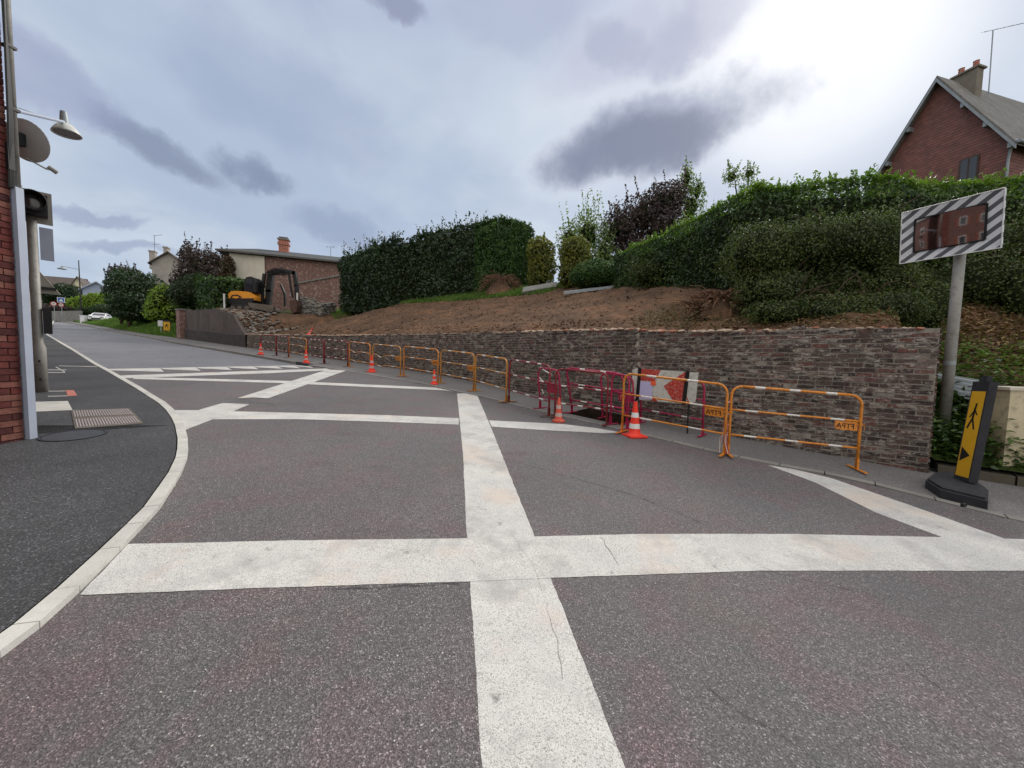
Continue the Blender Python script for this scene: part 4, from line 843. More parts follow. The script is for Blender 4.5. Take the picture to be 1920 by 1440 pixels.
def hedge(name, label, path, zt, thick, leaf, size, dens, group=None, shoots=0, sh=(.15, .4), top_leaf=None, lump=.12, zb=None, asp=.45, cat='hedge', rnd=.35, skip=.45):
    # path: list of (x, y) front foot line; zt: top heights; the hedge body lies behind the line (away from the camera)
    t = thing(name, label, cat, (*path[0], H(*path[0])), group); PP, NN, MI = [], [], []; core = MB(); cum = [0.]
    for a, b in zip(path[:-1], path[1:]): cum.append(cum[-1]+(Vector(b)-Vector(a)).length)
    L = cum[-1]; zbs = zb or [H(*p_) for p_ in path]
    px_ = np.array([p_[0] for p_ in path]); py_ = np.array([p_[1] for p_ in path])
    def at(s): return np.interp(s, cum, px_), np.interp(s, cum, py_), np.interp(s, cum, zt), np.interp(s, cum, zbs)
    def nrm(s):
        e = 1e-2; x0, y0, _, _ = at(np.clip(s-e, 0, L)); x1, y1, _, _ = at(np.clip(s+e, 0, L)); tx, ty = x1-x0, y1-y0; q = np.hypot(tx, ty)+1e-9; nx, ny_ = ty/q, -tx/q
        mx, my, _, _ = at(s); sg = np.sign(-(nx*mx+ny_*my)); return nx*sg, ny_*sg       # faces the street
    def put(s, dpt, zf, n3_, mi=0):
        x, y, zt_, zb_ = at(s); nx, ny_ = nrm(s); z = zb_+(zt_-zb_)*zf; p_ = np.stack([x-nx*dpt, y-ny_*dpt, z], 1)
        w = wob(p_, .9, 2)*lump; p_[:, 0] += nx*w; p_[:, 1] += ny_*w; p_[:, 2] += w*.8*zf; PP.append(p_); NN.append(n3_(nx, ny_)); MI.append(np.full(len(s), mi))
    Hm_ = float(np.mean(np.array(zt)-np.array(zbs)))
    n = int(dens*L*Hm_); s = RNG.uniform(0, L, n); zf = RNG.uniform(0, 1, n)**.9; rd_ = rnd*np.clip((zf-.82)/.18, 0, 1)**2
    put(s, np.abs(RNG.normal(0, .12, n))+rd_, zf, lambda nx, ny_: np.stack([nx, ny_, np.full(n, .25)], 1), 0)
    n = int(dens*L*thick*1.2); s = RNG.uniform(0, L, n); dd = RNG.uniform(rnd*.3, thick, n); put(s, dd, 1-np.abs(RNG.normal(0, .035, n))-.06*np.clip(1-dd/.3, 0, 1)**2, lambda nx, ny_: np.stack([nx*0, ny_*0, np.ones(n)], 1), 1 if top_leaf else 0)
    n2 = int(dens*L*Hm_*.3); s = RNG.uniform(0, L, n2); put(s, np.full(n2, thick)-np.abs(RNG.normal(0, .1, n2)), RNG.uniform(0, 1, n2), lambda nx, ny_: np.stack([-nx, -ny_, np.zeros(n2)], 1))
    for end in (0, L):
        n4 = int(dens*thick*Hm_*1.1); s = np.clip(np.full(n4, end)+(1 if end == 0 else -1)*np.abs(RNG.normal(0, .1, n4)), 0, L); tx = (px_[1]-px_[0], py_[1]-py_[0]) if end == 0 else (px_[-2]-px_[-1], py_[-2]-py_[-1])
        put(s, RNG.uniform(0, thick, n4), RNG.uniform(0, .98, n4), lambda nx, ny_: np.tile(np.array([-tx[0], -tx[1], 0.])/math.hypot(*tx), (n4, 1)))
    P_, N_, M_ = np.concatenate(PP), np.concatenate(NN), np.concatenate(MI)
    if shoots:
        x0 = P_[(N_[:, 2] > .8)]; a, b = sprigs(x0, shoots, sh[0], sh[1], 8, .3); P_ = np.concatenate([P_, a]); N_ = np.concatenate([N_, b]); M_ = np.concatenate([M_, np.full(len(a), 1 if top_leaf else 0)])
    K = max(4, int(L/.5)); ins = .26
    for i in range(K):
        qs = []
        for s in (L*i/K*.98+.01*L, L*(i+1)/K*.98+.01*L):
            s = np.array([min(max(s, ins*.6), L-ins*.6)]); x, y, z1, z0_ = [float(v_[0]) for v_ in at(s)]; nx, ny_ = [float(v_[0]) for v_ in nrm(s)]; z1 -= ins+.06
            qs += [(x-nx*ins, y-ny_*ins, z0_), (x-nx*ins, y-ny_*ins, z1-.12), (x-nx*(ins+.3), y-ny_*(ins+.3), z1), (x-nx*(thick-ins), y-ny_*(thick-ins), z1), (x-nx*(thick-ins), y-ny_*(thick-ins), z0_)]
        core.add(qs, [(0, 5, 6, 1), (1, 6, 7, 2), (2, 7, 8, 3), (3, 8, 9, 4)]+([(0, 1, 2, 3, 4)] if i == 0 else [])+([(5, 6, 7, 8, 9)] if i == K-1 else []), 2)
    leafmesh('foliage', P_, N_, size, [leaf, top_leaf or leaf, m_filler], t, midx=M_, extra=core, asp=asp); return t
def E(px, py, Y, wpx, hpx, dep=1.):      # ellipsoid seen at this pixel at depth Y
    c = dp(px, py, Y); k = Y/FPX; return (c.x, c.y, c.z, wpx*k, wpx*k*dep, hpx*k)
# ---------------------------------------------------------------- houses
def framed(o, e1):  # local frame: origin, e1 along the front, e2 to the back, z up
    o = Vector(o); e1 = Vector((e1[0], e1[1], 0)).normalized(); e2 = Vector((-e1.y, e1.x, 0)); return lambda x, y, z: o+e1*x+e2*y+Vector((0, 0, z))
class LocalHouse:      # parts are built in the local frame of the house so that brickwork follows its walls
    def __init__(s, name, label, o, e1, group=None, cat='house'):
        s.t = thing(name, label, cat, (0, 0, 0), group); e1 = Vector((e1[0], e1[1], 0)).normalized(); s.rz = math.atan2(e1.y, e1.x); s.o = Vector(o)
        s.t.location = s.o; s.t.rotation_euler = (0, 0, s.rz)
    def part(s, name, mb, m, parent=None, smooth=False): return obj(name, mb, m, parent or s.t, smooth)
    def loc(s, p): d = Vector(p)-s.o; c, n = math.cos(s.rz), math.sin(s.rz); return Vector((d.x*c+d.y*n, -d.x*n+d.y*c, d.z))
def gablebox(w, d, he, hr, zb=-1.5, axis='x'):   # ridge along x (axis='x') or along y
    m = MB()
    if axis == 'y':
        A_ = [(0, 0, zb), (w, 0, zb), (w, 0, he), (w/2, 0, hr), (0, 0, he)]; B_ = [(a, d, c) for a, _, c in A_]
    else:
        A_ = [(0, 0, zb), (0, d, zb), (0, d, he), (0, d/2, hr), (0, 0, he)]; B_ = [(w, b, c) for _, b, c in A_]
    m.add(A_+B_, [(0,1,2,3,4), (5,6,7,8,9), (0,1,6,5), (1,2,7,6), (0,4,9,5)]); return m
def gableroof(w, d, he, hr, ov=.35, th=.14, axis='x', oe=.3):
    m = MB()
    if axis == 'y':
        sl = (hr-he)/(w/2); pr = [(-oe, he-sl*oe), (w/2, hr), (w+oe, he-sl*oe)]; f = lambda a, z, y: (a, y, z); y0, y1 = -ov, d+ov
    else:
        sl = (hr-he)/(d/2); pr = [(-oe, he-sl*oe), (d/2, hr), (d+oe, he-sl*oe)]; f = lambda a, z, y: (y, a, z); y0, y1 = -ov, w+ov
    for (a, b) in ((pr[0], pr[1]), (pr[1], pr[2])):
        q = [f(a[0], a[1]+.01, y0), f(b[0], b[1]+.01, y0), f(b[0], b[1]+.01, y1), f(a[0], a[1]+.01, y1)]; m.prism(q, (0, 0, th))
    return m
def window(h, x0, x1, z0, z1, y=-.002, fm=None, face='front', x=None, panes=2):
    f = MB(); t = .06
    if face == 'front': bx = lambda a, b, c, d, e, g_: (a, b, y-g_, y+.02, c, d)
    fr = h.part('window', MB().abox(x0, x1, y-.05, y+.01, z0, z1), fm or m_white); g_ = MB(); n = panes
    for i in range(n):
        a = x0+t+(x1-x0-t)*i/n; b = x0+(x1-x0-t)*(i+1)/n; g_.abox(a, b, y-.06, y-.045, z0+t, z1-t)
    h.part('pane', g_, m_glass, fr); return fr
# tile hung house up on the right
D0 = 19.; ap = dp(1765, 150, D0); ge = Vector((-.27, 1, 0)).normalized()
Lb, Re = vp(1665, 330, ap, ge), vp(1893, 256, ap, ge); 
wid_ = 2*(Re.xy-ap.xy).length; he = Re.z; hr = ap.z; slope_ = (hr-he)/(wid_/2); print('tile house', wid_, he, hr, Lb)
gz = H(ap.x, ap.y); o_ = Re.copy(); o_.z = gz     # origin: the near corner of the gable; gable runs along ge (away), facing left
h1 = LocalHouse('tile_hung_house', 'house clad in red hanging tiles with a steep slate roof above the big hedge', o_, (ge.x, ge.y)); W_ = wid_; dpt = -9.
hh1, hh2 = he-gz, hr-gz; zl = hh1
# local: x runs away along the gable, y to the left of it; the body lies on -y
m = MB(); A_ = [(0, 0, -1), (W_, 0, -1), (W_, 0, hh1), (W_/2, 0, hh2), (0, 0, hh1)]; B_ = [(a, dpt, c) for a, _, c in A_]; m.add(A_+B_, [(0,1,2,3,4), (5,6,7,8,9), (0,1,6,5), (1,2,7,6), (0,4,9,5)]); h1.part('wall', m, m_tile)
m = MB(); sl = (hh2-hh1)/(W_/2); oe = .35
for a, b in (((-oe, hh1-sl*oe), (W_/2, hh2)), ((W_/2, hh2), (W_+oe, hh1-sl*oe))): m.prism([(a[0], .32, a[1]+.02), (b[0], .32, b[1]+.02), (b[0], dpt, b[1]+.02), (a[0], dpt, a[1]+.02)], (0, 0, .12))
rf = h1.part('roof', m, m_slate)
m = MB()
for a, b in (((-oe, hh1-sl*oe), (W_/2, hh2)), ((W_/2, hh2), (W_+oe, hh1-sl*oe))): m.prism([(a[0], .30, a[1]-.14), (b[0], .30, b[1]-.14), (b[0], .30, b[1]+.015), (a[0], .30, a[1]+.015)], (0, .05, 0))
for f in (.0, .33, .66): 
    for sx in (0, 1):
        x = (-oe+.2+f*(W_/2)) if sx == 0 else (W_+oe-.2-f*W_/2); zz = hh1+sl*(f*W_/2-.15); m.abox(x-.06, x+.06, .0, .30, zz-.32, zz-.12)
h1.part('bargeboard', m, m_zinc, rf)
m = MB(); cz = W_/2; m.abox(cz-.62, cz+.22, -1.65, -1.2, hh2-1.4, hh2+.42); m.abox(cz-.7, cz+.3, -1.73, -1.12, hh2+.42, hh2+.5); chn = h1.part('chimney', m, concrete('sooty render', lin((132, 124, 114))), rf)
for x in (cz-.45, cz+.05): m = MB(); m.lathe([(.12, 0), (.1, .3), (.12, .33), (.08, .33)], (x, -1.43, hh2+.5), 12); h1.part('chimney_pot', m, m_cbrick, chn)
wx0 = h1.loc(vp(1801, 300, ap, ge)); wx1 = h1.loc(vp(1838, 290, ap, ge)); a_, b_ = sorted((wx0.x, wx1.x)); wz1 = wx1.z+.05
fr = h1.part('window', MB().abox(a_, b_, -.01, .05, wz1-1.35, wz1), simple('brown window frame', lin((74, 58, 50)), .6)); m = MB(); t_ = .06; mid = (a_+b_)/2
m.abox(a_+t_, mid-.03, .045, .058, wz1-1.29, wz1-t_); m.abox(mid+.03, b_-t_, .045, .058, wz1-1.29, wz1-t_); h1.part('pane', m, m_glass, fr)
m = MB(); m.tube([(-.35, .30, hh1-.35), (-.12, .12, hh1-.55), (-.06, .08, hh1-1.0), (-.06, .08, 0)], .05, 8); h1.part('drainpipe', m, m_zinc, None, True)
m = MB(); m.tube([(-.42, .32, hh1-.42), (-.42, dpt, hh1-.42)], .07, 8); h1.part('gutter', m, m_zinc, rf)
p = dp(1858, 140, 19.5); q = dp(1862, 56, 19.5); t = thing('roof_antenna', 'television antenna on a mast beside the chimney of the tile hung house', 'antenna', p); m = MB(); m.tube([p-Vector((0, 0, 1.9)), q], .024, 6); mast = obj('mast', m, m_zinc, t)
m = MB(); a_, b_ = dp(1845, 60, 19.7), dp(1925, 42, 18.9); m.tube([a_, b_], .016, 5)
for f, l in ((.05, .5), (.16, .45), (.35, .4), (.5, .38), (.7, .34), (.9, .3)):
    c = a_.lerp(b_, f); m.tube([c+Vector((-.25, -.5, -.35))*l*1.5, c+Vector((.25, .5, .35))*l*1.5], .009, 4)
obj('elements', m, m_zinc, t)
# long brick building behind the excavator
P0 = dp(430, 473, 36.); ee = Vector((2.74, 1, 0)).normalized(); Pr = vp(652, 489, P0, ee); Lb_ = (Pr.xy-P0.xy).length+.6; gz = H(P0.x, P0.y)-.6
h2 = LocalHouse('brick_outbuilding', 'long low building of mottled brick with a cream rendered end behind the excavator', (P0.x, P0.y, gz), (ee.x, ee.y), cat='building'); he = P0.z-gz
print('outbuilding', Lb_, he, P0, gz)
cx1 = h2.loc(vp(497, 560, P0, ee)).x; cx0 = h2.loc(vp(480, 560, P0, ee)).x
m = MB().abox(cx1, Lb_, 0, 6, -1, he-.02); h2.part('wall', m, m_gbrick); m = MB().abox(0, cx1, -.03, 6, -1, he-.05); h2.part('cream_wall', m, m_cream); m = MB().abox(cx0, cx1+.03, -.12, -.03, -1, he-.08); h2.part('pilaster', m, m_cream)
m = MB(); rl = [(-.9, -.5, he-.02), (Lb_+.5, -.5, he-.02), (Lb_+.5, 6.4, he-.02), (-.9, 6.4, he-.02)]; m.add(rl+[(a, b, c+.13) for a, b, c in rl]+[(1.6, 2.9, he+1.25), (Lb_-.0, 2.9, he+1.25)], [(0,1,2,3), (0,1,5,4), (1,2,6,5), (2,3,7,6), (3,0,4,7), (4,5,9,8), (5,6,9), (6,7,8,9), (7,4,8)]); rf = h2.part('roof', m, m_darkroof)
m = MB().abox(-.92, Lb_+.52, -.56, -.50, he-.06, he+.1); h2.part('fascia', m, simple('dark fascia', lin((92, 88, 84)), .7), rf)
c0 = h2.loc(vp(533, 440, P0+Vector((-.4, 3., 0)), ee)); m = MB(); cx_ = c0.x; m.abox(cx_-.42, cx_+.42, 2.4, 3.1, he+.4, he+2.3); m.abox(cx_-.5, cx_+.5, 2.32, 3.18, he+1.8, he+2.05); h2.part('chimney', m, m_cbrick, rf); m = MB(); m.abox(cx_-.52, cx_+.52, 2.3, 3.2, he+2.3, he+2.42); m.abox(cx_-.4, cx_+.4, 2.4, 3.1, he+2.5, he+2.58); m.abox(cx_-.3, cx_-.2, 2.6, 2.8, he+2.4, he+2.52); m.abox(cx_+.2, cx_+.3, 2.6, 2.8, he+2.4, he+2.52); h2.part('chimney_cap', m, m_stone, rf)
cA, cB = h2.loc(vp(556, 533, P0, ee)), h2.loc(vp(650, 516, P0, ee)); m = MB(); m.prism([(cA.x, -.25, cA.z), (cB.x, -.25, cB.z), (cB.x, -.25, cB.z+.12), (cA.x, -.25, cA.z+.12)], (0, .3, 0)); h2.part('coping', m, m_stone)
m = MB(); m.prism([(cA.x, -.14, cA.z-3), (cB.x, -.14, cB.z-4), (cB.x, -.14, cB.z-.01), (cA.x, -.14, cA.z-.01)], (0, .1, 0)); h2.part('lower_wall', m, m_gbrick)
m = MB(); a_ = h2.loc(vp(433, 545, P0, ee)); b_ = h2.loc(vp(474, 545, P0, ee)); m.abox(a_.x-.2, b_.x, -.5, -.032, -1, a_.z); h2.part('block_wall', m, simple('tan blockwork', lin((150, 138, 120)), .9, 0, .25, 2))
m = MB(); m.prism([(a_.x-.4, -.6, a_.z), (b_.x, -.6, b_.z+.25), (b_.x, -.6, b_.z+.34), (a_.x-.4, -.6, a_.z+.09)], (0, .6, 0)); h2.part('ledge', m, m_wood)
p = tp(421, 581); t_ = MB(); t_.tube([p-Vector((0, 0, .4)), dp(420, 551, p.y)], .06, 8); tag(obj('white_pipe', t_, m_white), 'upright white pipe standing on the rubble left of the excavator', 'pipe')
p = dp(620, 488, 44); m = MB(); m.tube([p-Vector((0, 0, 1)), dp(620, 463, 44)], .03, 5); q = dp(620, 463, 44); m.tube([q-Vector((.5, 0, 0)), q+Vector((.5, 0, 0))], .02, 5); m.tube([q+Vector((-.4, 0, .12)), q+Vector((-.4, 0, -.12))], .02, 4); m.tube([q+Vector((.3, 0, .12)), q+Vector((.3, 0, -.12))], .02, 4)
tag(obj('roof_antenna', m, m_zinc), 'thin far antenna above the right end of the long brick building', 'antenna')
# rubble stone retaining walls beside the building
def stonewall(label, pxs, h, depth=.4):
    pts = [tp(*p_) for p_ in pxs]; t = thing('stone_wall', label, 'wall', pts[0]); core, st = MB(), MB()
    for a, b, ha, hb in zip(pts[:-1], pts[1:], h[:-1], h[1:]):
        e = Vector((b.x-a.x, b.y-a.y, 0)); L = e.length; e.normalize(); n_ = Vector((e.y, -e.x, 0)); n_ = n_ if n_.dot(Vector((a.x, a.y, 0))) < 0 else -n_
        core.add([a-Vector((0, 0, .3)), b-Vector((0, 0, .3)), b+Vector((0, 0, hb)), a+Vector((0, 0, ha)), a-n_*depth-Vector((0, 0, .3)), b-n_*depth-Vector((0, 0, .3)), b-n_*depth+Vector((0, 0, hb)), a-n_*depth+Vector((0, 0, ha))], [(0,1,2,3), (3,2,6,7), (0,4,7,3), (1,5,6,2)])
        for _ in range(int(L*max(ha, hb)*38)):
            f = random.random(); hz = random.random()*(ha+(hb-ha)*f); p_ = a.lerp(b, f); st.ico((p_.x, p_.y, p_.z+hz), random.uniform(.07, .14), (1.3, 1.3, .7), .25)
    obj('mortar', core, m_mortar, t); obj('stones', st, m_stone, t); return t
stonewall('grey rubble stone wall just right of the excavator arm', [(562, 588), (590, 590), (604, 592)], [1.3, 1.2, .8]); stonewall('low grey stone wall at the foot of the dark hedge', [(604, 592), (629, 588)], [.9, .9])
# cottage with two chimneys on the skyline
ap = dp(316, 474, 52.); e_ = Vector((2.2, 1, 0)).normalized(); Lf, Rt = vp(263, 510, ap, e_), vp(345, 505, ap, e_)
Wg = 2*(Rt.xy-ap.xy).length*1.12; o_ = ap-e_*Wg/2; gz = H(o_.x, o_.y)-1; h3 = LocalHouse('gabled_cottage', 'grey rendered gable house with two chimneys on the skyline above the trees', (o_.x, o_.y, gz), (e_.x, e_.y)); he = ap.z-gz-Wg*.42; hr = ap.z-gz
h3.part('wall', gablebox(Wg, 11, he, hr, -1, 'y'), m_greyrend); rf = h3.part('roof', gableroof(Wg, 11, he, hr, .4, .15, 'y'), m_brownroof)
for (pxa, pxb, pyt, pyb, yl) in ((306, 314, 464, 480, 1.0), (279, 290, 471, 496, 5.0)):
    Pl = h3.t.location+Vector((math.cos(h3.rz+math.pi/2), math.sin(h3.rz+math.pi/2), 0))*yl; A1, A2, A3 = h3.loc(vp(pxa, pyt, Pl, e_)), h3.loc(vp(pxb, pyt, Pl, e_)), h3.loc(vp(pxb, pyb, Pl, e_))
    m = MB(); m.abox(A1.x, A2.x, yl, yl+.8, A3.z-.6, A1.z); m.abox(A1.x-.08, A2.x+.08, yl-.08, yl+.88, A1.z, A1.z+.15); h3.part('chimney', m, m_greyrend, rf)
p = dp(290, 490, 57); q = dp(289.5, 442, 57); m = MB(); m.tube([p, q], .04, 5); m.tube([q+Vector((-.2, 0, 0)), q+Vector((.9, .3, .25))], .03, 4); m.tube([q+Vector((-.3, 0, -1.2)), q+Vector((.4, .3, -1.1))], .03, 4); tag(obj('roof_antenna', m, m_zinc), 'thin antenna rising behind the two chimneys of the skyline cottage', 'antenna')
# pale blue gabled chalet and the cream house far down the street
ap = dp(181, 530, 80.); e_ = Vector((1.3, 1, 0)).normalized(); R_e = vp(208, 546, ap, e_); Wg = 2*(R_e.xy-ap.xy).length; o_ = ap-e_*Wg/2; gz = H(o_.x, o_.y)-1
h4 = LocalHouse('blue_chalet', 'small pale blue boarded gable house above the lime green hedge', (o_.x, o_.y, gz), (e_.x, e_.y)); hr = ap.z-gz; he = hr-(ap.z-R_e.z)*1.0
h4.part('wall', gablebox(Wg, 8, he, hr, -1, 'y'), m_blue); h4.part('roof', gableroof(Wg, 8, he, hr, .5, .25, 'y', .5), m_lilac); w = window(h4, Wg/2+.5, Wg/2+1.4, hr-2.6, hr-1.2, panes=1)
ap = dp(145, 520, 84.); e_ = Vector((1.5, 1, 0)).normalized(); R_e = vp(160, 540, ap, e_); Wg = 2*(R_e.xy-ap.xy).length*1.2; o_ = ap-e_*Wg/2; gz = plane(o_.x, o_.y)-.5
h5 = LocalHouse('cream_house', 'far cream house with brown roof left of the street lamp', (o_.x, o_.y, gz), (e_.x, e_.y)); hr = ap.z-gz; he = hr-(ap.z-R_e.z)*1.3
h5.part('wall', gablebox(Wg, 7, he, hr, -1, 'y'), m_yrend); h5.part('roof', gableroof(Wg, 7, he, hr, .4, .2, 'y'), m_brownroof); window(h5, Wg*.3, Wg*.45, he-1.5, he-.2, panes=2)
ap = dp(143, 519, 85.); e_ = Vector((-1, -.42, 0)).normalized(); o_ = dp(143, 548, 86); o_.z = gz
h6 = LocalHouse('brown_roofed_house', 'far low house with a long brown roof behind the triangular sign', o_, (e_.x, e_.y)); Lr = 11.; hz = dp(143, 519, 86).z-gz
h6.part('wall', gablebox(Lr, -7, hz-3.2, hz, -1, 'x'), m_yrend); m = MB(); sl = 3.2/3.5; m.prism([(-.3, .4, hz-3.55), (Lr, .4, hz-3.55), (Lr, -3.5, hz+.02), (-.3, -3.5, hz+.02)], (0, 0, .15)); m.prism([(-.3, -7.4, hz-3.55), (Lr, -7.4, hz-3.55), (Lr, -3.5, hz+.02), (-.3, -3.5, hz+.02)], (0, 0, .15)); h6.part('roof', m, m_brownroof)
ap = dp(192, 531, 92.); h7 = LocalHouse('slate_roofed_house', 'far house of which only a grey roof shows behind the blue chalet', (ap.x-7, ap.y, plane(ap.x, ap.y)-.5), (1, .3)); hz = ap.z-plane(ap.x, ap.y)+.5
h7.part('wall', gablebox(13, 8, hz-2.6, hz, -1, 'x'), m_greyrend); h7.part('roof', gableroof(13, 8, hz-2.6, hz, .3, .15, 'x'), m_darkroof)
# neighbour along the left pavement: narrow sliver between pipe and signal pole
o_ = Vector((-20.2, 15.6, plane(-20.2, 15.6))); h8 = LocalHouse('terraced_house', 'narrow slice of a cream house with brick corner between downpipe and signal pole', o_, (-.8, .6))
h8.part('wall', gablebox(7, 7, 5.2, 7.4, -1, 'x'), m_cream); m = MB(); m.abox(-.04, .22, -.06, .3, -1, 5.3); h8.part('brick_quoin', m, m_red); h8.part('roof', gableroof(7, 7, 5.2, 7.4, .2, .15, 'x'), m_brownroof)
# ---------------------------------------------------------------- brick house at the left edge, seen again in the mirror
q9 = gp(45, 829); X9, Y9, cz0 = q9; h9 = LocalHouse('corner_brick_house', 'red brick house at the left edge with a grey pipe casing at its corner', (X9, Y9, cz0), (0, -1))   # x runs toward and past the camera, y runs east
HL, HH = 17., 7.6
def real_bricks(mb, L, z0, z1, holes):
    z = z0; r = 0
    while z < z1:
        x = 0.0; first = True
        while x < L:
            w = .106 if (first and r % 2) else .22; first = False; xe = min(x+w, L)
            if not any(a < (x+xe)/2 < b and c < z+.03 < d for a, b, c, d in holes):
                mb.box(((x+xe)/2, .0+random.uniform(-.002, .003), z+.0325), ((xe-x)/2-.005, 0, 0), (0, .012, 0), (0, 0, .0325+random.uniform(-.001, .001)))
            x = xe
        z += .077; r += 1
m = MB(); m.abox(0, HL, -7.5, -.004, -.8, HH); h9.part('wall', m, m_red)
rbm = MB(); real_bricks(rbm, .9, -.25, HH, [])
k = NT('red brick units'); g_ = k.n('ShaderNodeNewGeometry'); c = k.ramp(g_.outputs['Random Per Island'], [(0, lin((66, 38, 38))), (.5, lin((100, 50, 46))), (1, lin((120, 82, 72)))]); c = k.mix(1., c, k.ramp(k.noise(18, 6, .7), [(.3, .6), (.7, 1.25)]), 'MULTIPLY'); k.col(c); k.bump(k.noise(60, 5), .4, .004); m_redu = k.fin(.9, 0, .2)
h9.part('facing_bricks', rbm, m_redu)
m_oshut = simple('orange brown shutter', lin((112, 62, 44)), .6, 0, .15, 3)
for i, x0 in enumerate((4.8, 7.4, 10.2, 13.4)):
    for z0 in (1.0, 4.2):
        if z0 < 2 and i in (1, 3):
            d_ = h9.part('door', MB().abox(x0, x0+1.0, -.01, .05, 0, 2.15), m_white if i == 1 else m_oshut); h9.part('handle', MB().abox(x0+.85, x0+.9, .05, .09, 1, 1.12), m_black, d_); continue
        w = h9.part('window', MB().abox(x0, x0+1.0, -.01, .03, z0, z0+1.4), m_white); h9.part('pane', MB().abox(x0+.07, x0+.93, .028, .036, z0+.07, z0+1.33), m_glass, w)
        for a_ in (x0-.52, x0+1.02): h9.part('shutter', MB().abox(a_, a_+.5, .0, .05, z0, z0+1.4), m_oshut)
for z0 in (1.0, 4.2):
    w = h9.part('window', MB().abox(2.2, 3.1, -.01, .03, z0, z0+1.4), m_white); h9.part('pane', MB().abox(2.27, 3.03, .028, .036, z0+.07, z0+1.33), m_glass, w); h9.part('shutter', MB().abox(3.12, 3.6, 0, .05, z0, z0+1.4), m_oshut); h9.part('shutter', MB().abox(1.7, 2.18, 0, .05, z0, z0+1.4), m_oshut)
m = MB(); m.tube([(8.8, .07, 0), (8.8, .07, HH-.1)], .05, 8); h9.part('downpipe', m, m_white)
m = MB(); m.prism([(-.2, .35, HH), (HL+.2, .35, HH), (HL+.2, -3.75, HH+3), (-.2, -3.75, HH+3)], (0, 0, .15)); m.prism([(-.2, -7.85, HH), (HL+.2, -7.85, HH), (HL+.2, -3.75, HH+3), (-.2, -3.75, HH+3)], (0, 0, .15)); h9.part('roof', m, m_slate)
cas = [h9.loc(dp(x, y, 4.5)) for x, y in ((34, 352), (50, 822))]
m = MB(); m.abox(-.088, -.012, -.05, .06, -.2, 3.02); h9.part('pipe_casing', m, m_lilac); m = MB(); m.abox(-.125, -.09, -.10, .0, -.2, 3.08); h9.part('casing_edge', m, m_zinc)
m = MB(); m.tube([(-.07, -.0, 3.0), (-.07, -.0, HH)], .035, 12); h9.part('upper_pipe', m, m_post, None, True)
for z in (3.9, 4.6, 5.3): h9.part('pipe_clip', MB().abox(-.115, -.03, -.05, .045, z, z+.03), m_black)
m = MB()
for k_ in range(4): m.tube([(-.02+.012*k_, .03, 3.0), (-.03+.014*k_, .04+.005*k_, 3.9), (-.02, .035, 4.8+.1*k_), (-.02+.01*k_, .04, HH)], .014, 5)
m.abox(-.03, .03, .0, .05, 3.2, 3.5); h9.part('cables', m, m_black)
h10 = LocalHouse('brick_terrace', 'row of red brick terraced houses along the left pavement, seen in the traffic mirror', (-10.6, 6.3, plane(-10.6, 6.3)), (-.78, .63))
m = MB(); m.abox(0, 25, 0, 7, -.5, 7.6); h10.part('wall', m, m_red)
for i in range(7):
    x0 = 1.2+3.4*i
    for z0 in (1.2, 4.4):
        if z0 < 2 and i % 2: h10.part('door', MB().abox(x0, x0+1.0, -.05, .01, 0.2, 2.5), m_oshut if i % 4 == 1 else m_white); continue
        w = h10.part('window', MB().abox(x0, x0+1.0, -.03, .01, z0, z0+1.4), m_white); h10.part('pane', MB().abox(x0+.07, x0+.93, -.036, -.028, z0+.07, z0+1.33), m_glass, w)
m = MB(); m.prism([(-.2, -.35, 7.6), (25.2, -.35, 7.6), (25.2, 3.5, 10.4), (-.2, 3.5, 10.4)], (0, 0, .15)); m.prism([(-.2, 7.35, 7.6), (25.2, 7.35, 7.6), (25.2, 3.5, 10.4), (-.2, 3.5, 10.4)], (0, 0, .15)); h10.part('roof', m, m_slate)
m = MB(); m.tube([(12.3, -.07, 0), (12.3, -.07, 7.5)], .05, 8); h10.part('downpipe', m, m_white)
# satellite dish (seen from behind) and wall lamp on the gable end of that house
dc = dp(42, 262, 5.35); t = thing('satellite_dish', 'grey satellite dish seen from behind beside the upper pipe', 'dish', dc); ax = Vector((.25, 1, .25)).normalized(); m = MB(); ax2 = Vector((-.12, .9, .3)).normalized()
m.lathe([(r_*.76, h_*.76) for r_, h_ in [(.0, 0), (.12, .008), (.24, .035), (.33, .075), (.345, .08), (.33, .085), (.24, .045), (.0, .012)]], dc, 32, ax2); obj('dish', m, simple('grey dish paint', lin((176, 178, 176)), .6, 0, .12, 4), t, True)
m = MB(); m.tube([dc-ax2*.02, dc-ax2*.12+Vector((-.05, 0, -.08)), Vector((dc.x-.1, 4.62, dc.z-.12))], .025, 8); m.box(dc-ax2*.06, (.05, 0, 0), (0, .05, 0), (0, 0, .08)); obj('wall_mount', m, m_black, t)
m = MB(); m.tube([dc+Vector((0, .02, -.22)), dc+Vector((.06, .2, -.28)), dc+Vector((.1, .3, -.27))], .012, 6); arm = obj('feed_arm', m, m_post, t); m = MB(); m.lathe([(0, 0), (.03, 0), (.03, .1), (0, .1)], dc+Vector((.1, .3, -.29)), 10, (-.3, -.6, .4)); obj('receiver', m, m_post, arm)
hd = dp(129, 243, 7.3); t = thing('wall_lamp', 'grey street lamp on a long arm from the brick house at the left edge', 'street lamp', hd); m = MB(); st_ = Vector((-8.0, 4.6, hd.z+.42)); en = dp(121, 229, 7.2); s2 = dp(0, 200, 5.2)
m.tube([Vector((s2.x-.3, 4.6, s2.z+.02)), s2, en], .024, 8); obj('arm', m, m_lilac, t); m = MB(); m.tube([dp(2, 190, 5.3), dp(70, 215, 6.2)], .007, 5); obj('stay_wire', m, m_zinc, t)
